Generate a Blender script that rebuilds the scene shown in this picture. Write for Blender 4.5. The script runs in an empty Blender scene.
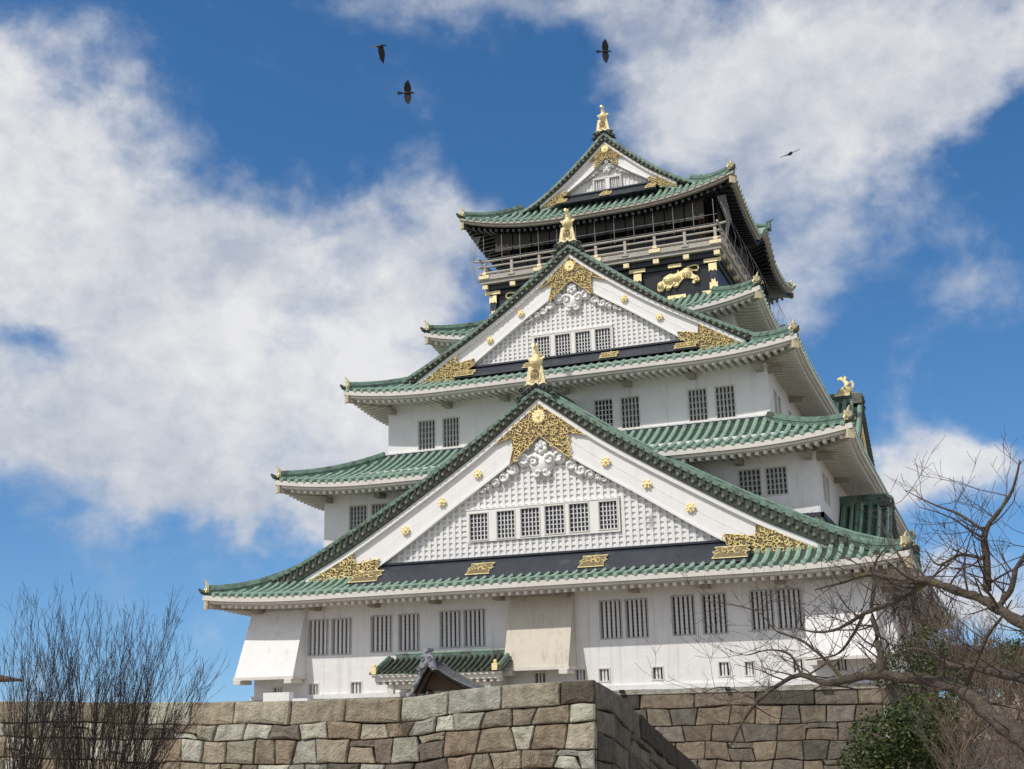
import bpy, bmesh, math, random
from mathutils import Vector, Matrix, noise
import numpy as np
R_=math.radians
sc=bpy.context.scene
COL=sc.collection
# ------------------------------------------------------------------ camera
cam=bpy.data.objects.new('camera',bpy.data.cameras.new('camera')); COL.objects.link(cam)
cam.data.sensor_width=36.0; cam.data.sensor_fit='HORIZONTAL'; cam.data.lens=1216.92/1024*36
cam.data.clip_start=0.3; cam.data.clip_end=6000
_r=Vector((0.93217566,0.36122414,-0.0237837)); _u=Vector((0.11412601,-0.23089318,0.96626269)); _f=Vector((-0.34354592,0.9034409,0.25645807))
m=Matrix((_r,_u,-_f)).transposed().to_4x4(); m.translation=Vector((19.8,-77.78,-4.04)); cam.matrix_world=m
sc.camera=cam
sc.render.resolution_x=1024; sc.render.resolution_y=769
sc.view_settings.view_transform='Standard'; sc.view_settings.look='None'; sc.view_settings.exposure=0.0; sc.view_settings.gamma=1.0
sc.view_settings.use_curve_mapping=False
# ------------------------------------------------------------------ sun + sky
SUN_EL=51.0; SUN_AZ=-152.0      # azimuth measured from +Y towards +X : sun stands front-left of the keep
sd=Vector((math.sin(R_(SUN_AZ))*math.cos(R_(SUN_EL)),math.cos(R_(SUN_AZ))*math.cos(R_(SUN_EL)),math.sin(R_(SUN_EL))))
sl=bpy.data.lights.new('sun','SUN'); sl.energy=3.1; sl.angle=R_(0.53); sl.color=(1.0,0.955,0.89)
so=bpy.data.objects.new('sun',sl); COL.objects.link(so); so.rotation_euler=sd.to_track_quat('Z','Y').to_euler(); so.location=(-40,-80,80)
w=bpy.data.worlds.new('World'); sc.world=w; w.use_nodes=True
nt=w.node_tree; nt.nodes.clear()
def N(t,**k):
    n=nt.nodes.new(t)
    for a,b in k.items(): setattr(n,a,b)
    return n
def wire(v,s):
    if isinstance(v,bpy.types.NodeSocket): nt.links.new(v,s)
    else: s.default_value=v
def M_(op,a,b=0.0,c=None,clamp=False):
    n=N('ShaderNodeMath',operation=op,use_clamp=clamp); wire(a,n.inputs[0]); wire(b,n.inputs[1])
    if c is not None: wire(c,n.inputs[2])
    return n.outputs[0]
out=N('ShaderNodeOutputWorld'); bg=N('ShaderNodeBackground'); nt.links.new(bg.outputs[0],out.inputs[0])
sky=N('ShaderNodeTexSky',sky_type='NISHITA'); sky.sun_disc=False; sky.sun_elevation=R_(SUN_EL); sky.sun_rotation=R_(SUN_AZ)
sky.air_density=1.0; sky.dust_density=0.35; sky.ozone_density=2.2
tc=N('ShaderNodeTexCoord'); lf=N('ShaderNodeVectorMath',operation='ADD'); nt.links.new(tc.outputs['Generated'],lf.inputs[0]); lf.inputs[1].default_value=(0,0,.13); nt.links.new(lf.outputs[0],sky.inputs['Vector']); sp=N('ShaderNodeSeparateXYZ'); nt.links.new(tc.outputs['Generated'],sp.inputs[0])
az=M_('MULTIPLY',M_('ARCTAN2',sp.outputs[0],sp.outputs[1]),57.29578)
el=M_('MULTIPLY',M_('ARCSINE',sp.outputs[2]),57.29578)
# cloud bank: (azimuth, elevation, half width, half height, strength) in degrees
CL=[(-44.5,25.6,3.7,3.1,1.1),(-46.9,27.8,3.4,2.4,0.7),(-42.0,21.7,5.7,3.9,1.2),(-37.2,18.5,6.8,3.8,1.3),(-30.7,19.3,6.7,3.9,1.3),(-24.8,21.2,4.0,2.6,1),(-41.7,12.0,6.3,2.9,1.05),(-34.2,12.7,7.7,3.4,1.25),(-28.6,12.8,5.7,3.5,1.2),(-34.6,8.8,5.4,1.4,0.75),(-29.5,8.6,2.8,1.6,0.7),(-47.2,17.6,3.6,5.9,1.1),(-42.4,16.2,4.1,1.1,-0.6),(-10.6,30.1,7.6,2.6,0.5),(-3.3,28.3,9.4,4.2,0.75),(3.1,27.1,5.7,2.9,0.6),(-7.1,24.8,6.7,4.4,0.6),(-1.6,22.8,4.5,2.2,0.4),(-9.3,21.0,4.8,3.2,0.4),(-6.7,18.0,3.7,2.3,0.4),(0.5,18.0,3.9,1.7,0.5),(-17.9,28.4,3.6,2.7,-0.35),(3.5,23.6,1.7,1.5,-0.6),(-5.1,20.5,2.8,1.8,0.3),(-13.4,26.8,3.5,3.1,0.4),(-43.1,30.0,3.6,2.4,0.4),(-1.8,9.4,3.2,1.7,1.1),(-4.0,8.6,2.2,1.3,0.9),(0.6,8.3,2.5,1.3,0.5),(0.5,4.0,3.6,1.9,0.9),(-2.3,4.6,2.5,1.7,0.8),(-25.2,32.4,6.8,1.5,0.62),(-16.7,31.8,4.7,1.3,0.55),(-22.1,27.1,3.1,2.2,-0.3),(-34.1,3.2,1.3,2.0,0.35),(-43.4,1.2,3.9,1.6,0.5)]
vm=N('ShaderNodeMapping'); nt.links.new(tc.outputs['Generated'],vm.inputs[0]); vm.inputs['Scale'].default_value=(1,1,1.25)
def NZ(scale,det=8,rough=.6,dist=0.0,off=0.0):
    mp=N('ShaderNodeMapping'); nt.links.new(vm.outputs[0],mp.inputs[0]); mp.inputs['Location'].default_value=(off,off*.7,off*1.3)
    n=N('ShaderNodeTexNoise'); n.inputs['Scale'].default_value=scale; n.inputs['Detail'].default_value=det; n.inputs['Roughness'].default_value=rough; n.inputs['Distortion'].default_value=dist
    nt.links.new(mp.outputs[0],n.inputs['Vector']); return n.outputs['Fac']
n1=NZ(7.5,9,.58,.35,0.0); n2=NZ(26.0,8,.62,.2,3.0); n3=NZ(5.0,4,.5,.3,7.0)
wa=M_('ADD',az,M_('MULTIPLY',M_('SUBTRACT',NZ(9,5,.55,0,11.0),.5),9.0)); we=M_('ADD',el,M_('MULTIPLY',M_('SUBTRACT',NZ(9,5,.55,0,21.0),.5),7.0))
acc=None
for a,e,sa,se,k in CL:
    dx=M_('MULTIPLY',M_('SUBTRACT',wa,a),1/sa); dy=M_('MULTIPLY',M_('SUBTRACT',we,e),1/se)
    r2=M_('ADD',M_('MULTIPLY',dx,dx),M_('MULTIPLY',dy,dy))
    g=M_('MULTIPLY',M_('POWER',2.71828,M_('MULTIPLY',r2,-1.0)),k)
    acc=g if acc is None else M_('ADD',acc,g)
# unseen rest of the sky: loose cloud field, strengthened for neutral fill light
front=M_('MULTIPLY',M_('SUBTRACT',el,38.0),.05,clamp=True)
side=M_('MULTIPLY',M_('SUBTRACT',M_('ABSOLUTE',M_('ADD',az,20.0)),38.0),.05,clamp=True)
field=M_('MULTIPLY',M_('MAXIMUM',front,side),.95)
acc=M_('ADD',acc,field)
dens=M_('ADD',M_('MINIMUM',acc,1.25),M_('ADD',M_('MULTIPLY',M_('SUBTRACT',n1,.5),1.9),M_('MULTIPLY',M_('SUBTRACT',n2,.5),.5)))
mr=N('ShaderNodeMapRange',interpolation_type='SMOOTHSTEP'); nt.links.new(dens,mr.inputs[0]); mr.inputs[1].default_value=.16; mr.inputs[2].default_value=1.25
cov=M_('MULTIPLY',mr.outputs[0],.97)
cr=N('ShaderNodeValToRGB'); cr.color_ramp.elements[0].position=.38; cr.color_ramp.elements[0].color=(.50,.54,.62,1); cr.color_ramp.elements[1].position=.60; cr.color_ramp.elements[1].color=(.82,.82,.83,1)
nt.links.new(M_('ADD',M_('MULTIPLY',n3,.6),M_('MULTIPLY',n2,.4)),cr.inputs[0])
hs=N('ShaderNodeHueSaturation'); hs.inputs['Saturation'].default_value=1.28; hs.inputs['Value'].default_value=.136; nt.links.new(sky.outputs[0],hs.inputs['Color'])
mx=N('ShaderNodeMixRGB'); nt.links.new(cov,mx.inputs[0]); nt.links.new(hs.outputs[0],mx.inputs[1]); nt.links.new(cr.outputs[0],mx.inputs[2])
nt.links.new(mx.outputs[0],bg.inputs[0]); bg.inputs[1].default_value=1.0
# ------------------------------------------------------------------ materials
def mat(name,col,rough=.6,metal=0,var=.15,vscale=3.0,col2=None,c2=.5,bump=0.0,bscale=20.0,streak=0.0,attr=None,spec=.5,stretch=(1,1,1),c2w=.12):
    m=bpy.data.materials.new(name); m.use_nodes=True; t=m.node_tree; b=t.nodes['Principled BSDF']
    b.inputs['Roughness'].default_value=rough; b.inputs['Metallic'].default_value=metal; b.inputs['Specular IOR Level'].default_value=spec
    L=t.links.new; G=t.nodes.new('ShaderNodeNewGeometry')
    mp=t.nodes.new('ShaderNodeMapping'); L(G.outputs['Position'],mp.inputs[0]); mp.inputs['Scale'].default_value=stretch
    n=t.nodes.new('ShaderNodeTexNoise'); n.inputs['Scale'].default_value=vscale; n.inputs['Detail'].default_value=6; n.inputs['Roughness'].default_value=.62; L(mp.outputs[0],n.inputs['Vector'])
    base=t.nodes.new('ShaderNodeMixRGB'); base.blend_type='MULTIPLY'; base.inputs[0].default_value=1.0
    if attr:
        a=t.nodes.new('ShaderNodeAttribute'); a.attribute_name=attr; L(a.outputs['Color'],base.inputs[1])
    else: base.inputs[1].default_value=(*col,1)
    r=t.nodes.new('ShaderNodeMapRange'); L(n.outputs['Fac'],r.inputs[0]); r.inputs[1].default_value=.25; r.inputs[2].default_value=.75; r.inputs[3].default_value=1-var; r.inputs[4].default_value=1+var
    cc=t.nodes.new('ShaderNodeCombineXYZ'); [L(r.outputs[0],cc.inputs[i]) for i in range(3)]
    L(cc.outputs[0],base.inputs[2]); cur=base.outputs[0]
    if col2:
        n2=t.nodes.new('ShaderNodeTexNoise'); n2.inputs['Scale'].default_value=vscale*.37; n2.inputs['Detail'].default_value=7; n2.inputs['Roughness'].default_value=.68; L(mp.outputs[0],n2.inputs['Vector'])
        r2=t.nodes.new('ShaderNodeMapRange'); r2.interpolation_type='SMOOTHSTEP'; L(n2.outputs['Fac'],r2.inputs[0]); r2.inputs[1].default_value=c2; r2.inputs[2].default_value=c2+c2w
        x=t.nodes.new('ShaderNodeMixRGB'); L(r2.outputs[0],x.inputs[0]); L(cur,x.inputs[1]); x.inputs[2].default_value=(*col2,1); cur=x.outputs[0]
    if streak>0:
        m2=t.nodes.new('ShaderNodeMapping'); L(G.outputs['Position'],m2.inputs[0]); m2.inputs['Scale'].default_value=(3.2,3.2,.22)
        n3=t.nodes.new('ShaderNodeTexNoise'); n3.inputs['Scale'].default_value=1.0; n3.inputs['Detail'].default_value=8; n3.inputs['Roughness'].default_value=.7; L(m2.outputs[0],n3.inputs['Vector'])
        r3=t.nodes.new('ShaderNodeMapRange'); r3.interpolation_type='SMOOTHSTEP'; L(n3.outputs['Fac'],r3.inputs[0]); r3.inputs[1].default_value=.5; r3.inputs[2].default_value=.74; r3.inputs[4].default_value=streak
        x=t.nodes.new('ShaderNodeMixRGB'); x.blend_type='MULTIPLY'; L(r3.outputs[0],x.inputs[0]); L(cur,x.inputs[1]); x.inputs[2].default_value=(.36,.33,.28,1); cur=x.outputs[0]
    L(cur,b.inputs['Base Color'])
    if bump>0:
        nb=t.nodes.new('ShaderNodeTexNoise'); nb.inputs['Scale'].default_value=bscale; nb.inputs['Detail'].default_value=8; L(G.outputs['Position'],nb.inputs['Vector'])
        bp=t.nodes.new('ShaderNodeBump'); bp.inputs['Strength'].default_value=bump; bp.inputs['Distance'].default_value=.08; L(nb.outputs['Fac'],bp.inputs['Height']); L(bp.outputs[0],b.inputs['Normal'])
    return m
MT={}
MT['plaster']=mat('plaster',(.81,.795,.775),.8,var=.06,vscale=1.6,streak=.3,bump=.18,bscale=7)
MT['trim']=mat('white_trim',(.70,.66,.60),.7,var=.08,vscale=3,streak=.3)
MT['barge']=mat('barge_white',(.84,.82,.795),.65,var=.035,vscale=2,streak=.12)
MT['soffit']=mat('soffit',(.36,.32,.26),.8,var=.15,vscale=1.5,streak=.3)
MT['bay']=mat('bay_plaster',(.61,.555,.46),.8,var=.07,vscale=1.4,streak=.4,bump=.1,bscale=8)
MT['tile']=mat('green_tile',(.275,.40,.31),.55,var=.5,vscale=9,col2=(.085,.085,.06),c2=.53,c2w=.22,bump=.35,bscale=25)
MT['tilebed']=mat('tile_bed',(.045,.075,.055),.6,var=.35,vscale=5,col2=(.035,.04,.03),c2=.5,bump=.3,bscale=25)  # flat tiles: the shadow between the ribs is put into this darker green
MT['verge']=mat('verge_tile',(.07,.085,.062),.6,var=.4,vscale=6,col2=(.035,.035,.03),c2=.52,bump=.3,bscale=25)
MT['ridge']=mat('ridge_green',(.12,.195,.15),.5,var=.45,vscale=4,col2=(.065,.08,.06),c2=.5,bump=.2,bscale=20)
MT['ridgelight']=mat('ridge_light',(.14,.25,.19),.5,var=.4,vscale=5,col2=(.08,.11,.08),c2=.54,bump=.2,bscale=20)
MT['tileend']=mat('tile_end',(.16,.165,.115),.6,var=.4,vscale=7)
MT['gold']=mat('gold_leaf',(.97,.80,.42),.42,metal=.25,var=.18,vscale=9,bump=.4,bscale=30)
MT['goldpale']=mat('gold_pale',(.80,.68,.42),.45,metal=.25,var=.25,vscale=9,bump=.4,bscale=30)
MT['golddark']=mat('gold_ground',(.20,.15,.07),.6,metal=.1,var=.4,vscale=9,bump=.5,bscale=25)
MT['black']=mat('black_lacquer',(.016,.017,.019),.35,var=.3,vscale=2)
MT['navy']=mat('dark_band',(.026,.031,.042),.45,var=.35,vscale=2.5,col2=(.055,.06,.065),c2=.56)
MT['blind']=mat('brown_blind',(.040,.034,.027),.7,var=.25,vscale=2,stretch=(1,1,10))
MT['glass']=mat('window_dark',(.02,.022,.025),.25,var=.5,vscale=3)
MT['backing']=mat('window_backing',(.10,.10,.10),.6,var=.2,vscale=3)
MT['bars']=mat('window_bars',(.72,.71,.70),.7,var=.08,vscale=4)
MT['shutter']=mat('grey_lattice',(.46,.46,.44),.7,var=.12,vscale=4)
MT['rail']=mat('rail_wood',(.44,.40,.345),.7,var=.2,vscale=4)
MT['wire']=mat('net_wire',(.32,.34,.34),.6,var=.1)
MT['grey_tile']=mat('dark_grey_tile',(.035,.038,.043),.45,var=.4,vscale=6,bump=.2)
MT['silver_tile']=mat('silver_tile',(.28,.29,.31),.5,var=.4,vscale=8,bump=.2)
MT['timber']=mat('timber',(.10,.06,.035),.7,var=.3,vscale=4)
MT['stone']=mat('wall_stone',(1,1,1),.9,var=.40,vscale=3.5,attr='tint',col2=(.075,.062,.044),c2=.57,c2w=.22,bump=.8,bscale=14,streak=.65,spec=.2)
MT['gap']=mat('joint_dark',(.045,.038,.03),.95,var=.4,vscale=4,spec=.1)  # dark backing that shows in the joints between stones
MT['bark']=mat('bark',(.105,.085,.068),.9,var=.45,vscale=10,col2=(.16,.145,.06),c2=.56,bump=.8,bscale=30,spec=.2)
MT['twig']=mat('twig',(.085,.062,.055),.9,var=.3,vscale=6,spec=.2)
MT['shrubtwig']=mat('shrub_twig',(.050,.038,.034),.9,var=.3,vscale=6,spec=.2)
MT['drytwig']=mat('dry_twig',(.17,.125,.095),.9,var=.4,vscale=3,spec=.2)
MT['leaf']=mat('evergreen_leaf',(.042,.062,.014),.5,var=.65,vscale=4.5,col2=(.09,.095,.022),c2=.54,spec=.35)
MT['leafdark']=mat('far_leaf',(.055,.075,.025),.7,var=.6,vscale=.5,col2=(.10,.085,.04),c2=.52,spec=.3)
MT['crow']=mat('crow_black',(.008,.008,.010),.5,var=.2)
MT['ground']=mat('gravel_ground',(.29,.25,.195),.95,var=.25,vscale=.6,bump=.4,bscale=6)
# ------------------------------------------------------------------ mesh helpers
class MB:
    def __init__(s,xf=None): s.v=[];s.f=[];s.xf=xf;s.c=None
    def add(s,vs,fs):
        o=len(s.v); s.v+= [tuple(q) for q in vs]; s.f+=[tuple(i+o for i in f) for f in fs]
    def box(s,x0,x1,y0,y1,z0,z1):
        s.add([(x0,y0,z0),(x1,y0,z0),(x1,y1,z0),(x0,y1,z0),(x0,y0,z1),(x1,y0,z1),(x1,y1,z1),(x0,y1,z1)],
              [(0,3,2,1),(4,5,6,7),(0,1,5,4),(1,2,6,5),(2,3,7,6),(3,0,4,7)])
    def hexa(s,p): s.add(p,[(0,3,2,1),(4,5,6,7),(0,1,5,4),(1,2,6,5),(2,3,7,6),(3,0,4,7)])
    def obox(s,c,ax,ay,az_):   # oriented box, half-axes
        c,ax,ay,az_=map(Vector,(c,ax,ay,az_))
        s.hexa([c-ax-ay-az_,c+ax-ay-az_,c+ax+ay-az_,c-ax+ay-az_,c-ax-ay+az_,c+ax-ay+az_,c+ax+ay+az_,c-ax+ay+az_])
    def grid(s,P):   # P[i][j]
        n=len(P);k=len(P[0]);s.add([q for r in P for q in r],[(i*k+j,i*k+j+1,(i+1)*k+j+1,(i+1)*k+j) for i in range(n-1) for j in range(k-1)])
    def prism(s,poly,y0,y1):   # polygon in xz, extruded along y (front y0)
        n=len(poly);s.add([(x,y0,z) for x,z in poly]+[(x,y1,z) for x,z in poly],
            [tuple(range(n)),tuple(range(2*n-1,n-1,-1))]+[(i,i+n,(i+1)%n+n,(i+1)%n) for i in range(n)])
    def sweep(s,path,sec,caps=True,up=None,scales=None,closed=True):
        path=[Vector(p) for p in path];n=len(path);k=len(sec);vs=[]
        for i,p in enumerate(path):
            t=(path[min(i+1,n-1)]-path[max(i-1,0)])
            if t.length<1e-9: t=Vector((0,0,1))
            t.normalize(); u=Vector(up) if up else Vector((0,0,1))
            if abs(t.dot(u))>.97: u=Vector((0,1,0)) if abs(t.y)<.9 else Vector((1,0,0))
            r=t.cross(u).normalized(); uu=r.cross(t); q=scales[i] if scales else 1
            vs+=[p+r*(a*q)+uu*(b*q) for a,b in sec]
        fs=[]
        rng=k if closed else k-1
        for i in range(n-1):
            for j in range(rng): a=i*k+j;b=i*k+(j+1)%k;fs.append((a,b,b+k,a+k))
        if caps and closed: fs.append(tuple(range(k-1,-1,-1)));fs.append(tuple((n-1)*k+j for j in range(k)))
        s.add(vs,fs)
    def tube(s,path,r,k=6,r2=None,caps=True):
        sec=[(math.cos(2*math.pi*j/k),math.sin(2*math.pi*j/k)) for j in range(k)];n=len(path)
        rs=r if isinstance(r,(list,tuple)) else ([r]*n if r2 is None else [r+(r2-r)*i/(n-1) for i in range(n)])
        s.sweep(path,sec,caps,scales=rs)
    def cyl(s,c,ax,r,L,k=8,r2=None):
        c=Vector(c);ax=Vector(ax).normalized();s.tube([c,c+ax*L],[r,r if r2 is None else r2],k)
    def ball(s,c,rx,ry=None,rz=None,n=8,m_=5):
        ry=ry or rx;rz=rz or rx;vs=[(c[0],c[1],c[2]+rz)];fs=[]
        for i in range(1,m_):
            a=math.pi*i/m_
            for j in range(n): b=2*math.pi*j/n;vs.append((c[0]+rx*math.sin(a)*math.cos(b),c[1]+ry*math.sin(a)*math.sin(b),c[2]+rz*math.cos(a)))
        vs.append((c[0],c[1],c[2]-rz))
        for j in range(n): fs.append((0,1+j,1+(j+1)%n));fs.append((len(vs)-1,1+(m_-2)*n+(j+1)%n,1+(m_-2)*n+j))
        for i in range(m_-2):
            for j in range(n): a=1+i*n+j;b=1+i*n+(j+1)%n;fs.append((a,a+n,b+n,b))
        s.add(vs,fs)
    def build(s,name,material,parent=None,smooth=False,tints=None):
        me=bpy.data.meshes.new(name); vs=s.v
        if s.xf is not None: vs=[tuple(s.xf@Vector(q)) for q in vs]
        me.from_pydata(vs,[],s.f); me.validate(); me.materials.append(MT[material] if isinstance(material,str) else material)
        if smooth: me.polygons.foreach_set('use_smooth',[True]*len(me.polygons))
        if tints is not None:
            a=me.color_attributes.new('tint','FLOAT_COLOR','POINT'); a.data.foreach_set('color',[q for t in tints for q in t])
        me.update()
        o=bpy.data.objects.new(name,me); COL.objects.link(o)
        if parent is not None: o.parent=parent
        return o
def split_build(mb,name,material,parent=None,gap=.0):
    """builds every separate piece held by MB as an object of its own"""
    par=list(range(len(mb.v)))
    def fd(a):
        while par[a]!=a: par[a]=par[par[a]];a=par[a]
        return a
    for f in mb.f:
        for q in f[1:]: par[fd(q)]=fd(f[0])
    if gap:
        key={}
    gr={}
    for f in mb.f: gr.setdefault(fd(f[0]),[]).append(f)
    out=[]
    for fs in gr.values():
        ids=sorted({i for f in fs for i in f}); mp={v:i for i,v in enumerate(ids)}; m=MB(mb.xf); m.v=[mb.v[i] for i in ids]; m.f=[tuple(mp[i] for i in f) for f in fs]
        out.append(m.build(name,material,parent))
    return out
def tag(o,label=None,cat=None,group=None,kind=None):
    if label:o['label']=label
    if cat:o['category']=cat
    if group:o['group']=group
    if kind:o['kind']=kind
    return o
def empty(name,loc=(0,0,0)):
    o=bpy.data.objects.new(name,None); COL.objects.link(o); o.location=loc; o.empty_display_size=.5; return o
def curve(tab):
    xs=[a for a,_ in tab];zs=[b for _,b in tab];n=len(xs)
    def f(x):
        x=min(max(x,xs[0]),xs[-1]);i=0
        while i<n-2 and x>xs[i+1]: i+=1
        h=xs[i+1]-xs[i];t=(x-xs[i])/h
        m0=(zs[i+1]-zs[i-1])/(xs[i+1]-xs[i-1]) if i>0 else (zs[1]-zs[0])/(xs[1]-xs[0])
        m1=(zs[i+2]-zs[i])/(xs[i+2]-xs[i]) if i<n-2 else (zs[-1]-zs[-2])/(xs[-1]-xs[-2])
        return (2*t**3-3*t*t+1)*zs[i]+(t**3-2*t*t+t)*h*m0+(-2*t**3+3*t*t)*zs[i+1]+(t**3-t*t)*h*m1
    return f
def panel(mb,x0,x1,z0,z1,holes,y,depth=.28):
    """wall sheet in the plane y, with openings and their reveals going back to y+depth"""
    xs=sorted({x0,x1}|{h[0] for h in holes}|{h[1] for h in holes}); zs=sorted({z0,z1}|{h[2] for h in holes}|{h[3] for h in holes})
    for i in range(len(xs)-1):
        for j in range(len(zs)-1):
            cx=(xs[i]+xs[i+1])/2;cz=(zs[j]+zs[j+1])/2
            if any(h[0]<cx<h[1] and h[2]<cz<h[3] for h in holes): continue
            mb.add([(xs[i],y,zs[j]),(xs[i+1],y,zs[j]),(xs[i+1],y,zs[j+1]),(xs[i],y,zs[j+1])],[(0,1,2,3)])
    for a,b,c,d in holes:
        Y=y+depth
        mb.add([(a,y,c),(b,y,c),(b,y,d),(a,y,d),(a,Y,c),(b,Y,c),(b,Y,d),(a,Y,d)],[(0,4,5,1),(1,5,6,2),(2,6,7,3),(3,7,4,0)])
# ================================================================== the keep
castle=empty('castle_keep',(0.08,0,0))
tag(castle,'tall white five-tiered castle keep with green tiled roofs and gold fittings on the stone base','castle')
def spiral(mb,c,ax,ay,r,turns=1.2,t=.05,n=9,start=0,flip=1,k=4):
    c=Vector(c);ax=Vector(ax);ay=Vector(ay);p=[]
    for i in range(n):
        q=i/(n-1);a=start+flip*q*turns*2*math.pi;rr=r*(1-.8*q);p.append(c+ax*(rr*math.cos(a))+ay*(rr*math.sin(a)))
    mb.tube(p,[t*(1-.35*i/(n-1)) for i in range(n)],k)
def window(x0,x1,z0,z1,y,style='bars',xf=None,depth=.28,parent=None,open_=True):
    parent=parent or castle
    mb=MB(xf);Y=y+depth-.02
    mb.add([(x0-.02,Y,z0-.02),(x1+.02,Y,z0-.02),(x1+.02,Y,z1+.02),(x0-.02,Y,z1+.02)],[(0,1,2,3)])
    win=mb.build('window','backing' if style=='shutter' else 'glass',parent)
    g=MB(xf);W_=x1-x0;H_=z1-z0
    if style=='bars':      # thick upright bars
        n=4
        for i in range(n):
            cx=x0+W_*(i+.8)/(n+.45); g.box(cx-.058,cx+.058,y+.03,y+.13,z0,z1)
        g2=MB(xf)
        for j in range(1,9): cz=z0+H_*j/9; g2.box(x0,x1,y+.20,y+.225,cz-.012,cz+.012)
        for j in range(1,7): cx=x0+W_*j/7; g2.box(cx-.012,cx+.012,y+.226,y+.24,z0,z1)
        g.build('grille','bars',win); g2.build('window_mesh','shutter',win)
    elif style=='lattice':
        for i in range(1,5): cx=x0+W_*i/5; g.box(cx-.024,cx+.024,y+.06,y+.12,z0,z1)
        for j in range(1,6): cz=z0+H_*j/6; g.box(x0,x1,y+.121,y+.16,cz-.022,cz+.022)
        g.build('grille','bars',win)
    elif style=='shutter':
        n=5
        for i in range(n+1): cx=x0+W_*i/n; g.box(cx-.045,cx+.045,y+.05,y+.11,z0,z1)
        for j in range(0,6): cz=z0+H_*j/5; g.box(x0,x1,y+.111,y+.15,cz-.035,cz+.035)
        g.build('grille','shutter',win)
    else:
        for i in range(2): cx=x0+W_*(i+1)/3; g.box(cx-.045,cx+.045,y+.05,y+.13,z0,z1)
        g.build('grille','bars',win)
    f=MB(xf);t=.06
    f.box(x0-t,x1+t,y-.03,y+.03,z0-t,z0-.002);f.box(x0-t,x1+t,y-.03,y+.03,z1+.002,z1+t);f.box(x0-t,x0-.002,y-.028,y+.03,z0-.001,z1+.001);f.box(x1+.002,x1+t,y-.028,y+.03,z0-.001,z1+.001)
    f.build('window_frame','trim' if style!='bars' else 'shutter',win)
    return win
RZ=lambda deg,tx=0,ty=0:Matrix.Translation((tx,ty,0))@Matrix.Rotation(R_(deg),4,'Z')
def wall(hw,hd,z0,z1,mat_,front=(),east=(),name='wall'):
    mb=MB()
    panel(mb,-hw,hw,z0,z1,[h[:4] for h in front],-hd)
    o=mb.build(name,mat_,castle)
    mb=MB(RZ(90)); panel(mb,-hd,hd,z0,z1,[h[:4] for h in east],-hw); e=mb.build('side_wall',mat_,o)
    mb=MB(); mb.add([(-hw,-hd,z0),(-hw,hd,z0),(hw,hd,z0),(-hw,-hd,z1),(-hw,hd,z1),(hw,hd,z1)],[(0,1,4,3),(1,2,5,4)]); mb.build('rear_wall',mat_,o)
    for h in front: window(*h[:4],-hd,h[4])
    for h in east: window(*h[:4],-hw,h[4],RZ(90))
    return o
# --- storeys (openings: x0,x1,z0,z1,style)
f1=[(-12.0,-10.95,-1.28,.38,'bars'),(-10.68,-9.66,-1.28,.38,'bars'),(-8.5,-7.45,-1.25,.42,'bars'),(-7.0,-5.98,-1.25,.42,'bars'),(-4.8,-3.8,-1.17,.46,'bars'),(-3.55,-2.55,-1.17,.46,'bars'),
    (3.2,4.15,-1.1,.54,'bars'),(4.42,5.38,-1.1,.54,'bars'),(6.57,7.52,-1.08,.58,'bars'),(7.95,8.95,-1.08,.58,'bars'),(10.1,11.0,-1.02,.62,'bars'),(11.25,12.2,-1.02,.62,'bars')]
f1+=[(a,b,c,d,'small') for a,b,c,d in [(-13.95,-13.5,-3.08,-2.82),(-11.95,-11.45,-3.2,-2.7),(-9.6,-9.07,-3.2,-2.68),(-.06,.42,-2.98,-2.54),(1.92,2.35,-2.9,-2.47),(3.04,3.48,-2.98,-2.46),(5.52,5.96,-2.97,-2.47),(8.5,8.92,-2.92,-2.36),(9.64,9.99,-2.92,-2.38),(11.7,12.08,-2.88,-2.34),(13.54,13.9,-2.85,-2.33)]]
e1=[(y,y+1.0,-1.1,.55,'bars') for y in (-19,-17.6,-12,-10.6,-3,-1.6,5,6.4)]
wall(15.1,23.7,-3.42,1.9,'plaster',f1,e1)
f2=[(-11.5,-10.5,5.3,6.55,'shutter'),(-10.18,-9.28,5.3,6.55,'shutter'),(9.37,10.4,5.33,6.6,'shutter'),(10.65,11.62,5.33,6.6,'shutter')]
wall(13.04,20.55,4.0,8.3,'plaster',f2,[(-18.6,-17.8,5.2,6.5,'shutter'),(-17.3,-16.5,5.2,6.5,'shutter')])
f3=[(-8.8,-7.8,9.92,11.54,'shutter'),(-7.3,-6.35,9.92,11.54,'shutter'),(1.5,2.47,10.0,11.57,'lattice'),(2.95,3.93,9.93,11.56,'shutter'),(6.55,7.5,9.93,11.56,'shutter'),(7.97,8.93,9.93,11.56,'shutter')]
wall(10.67,17.65,9.3,13.6,'plaster',f3,[(-16,-15.2,9.9,11.5,'shutter'),(-14.7,-13.9,9.9,11.5,'shutter'),(-11,-10.2,9.9,11.5,'shutter')])
wall(8.2,12.2,13.3,17.9,'plaster')
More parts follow.
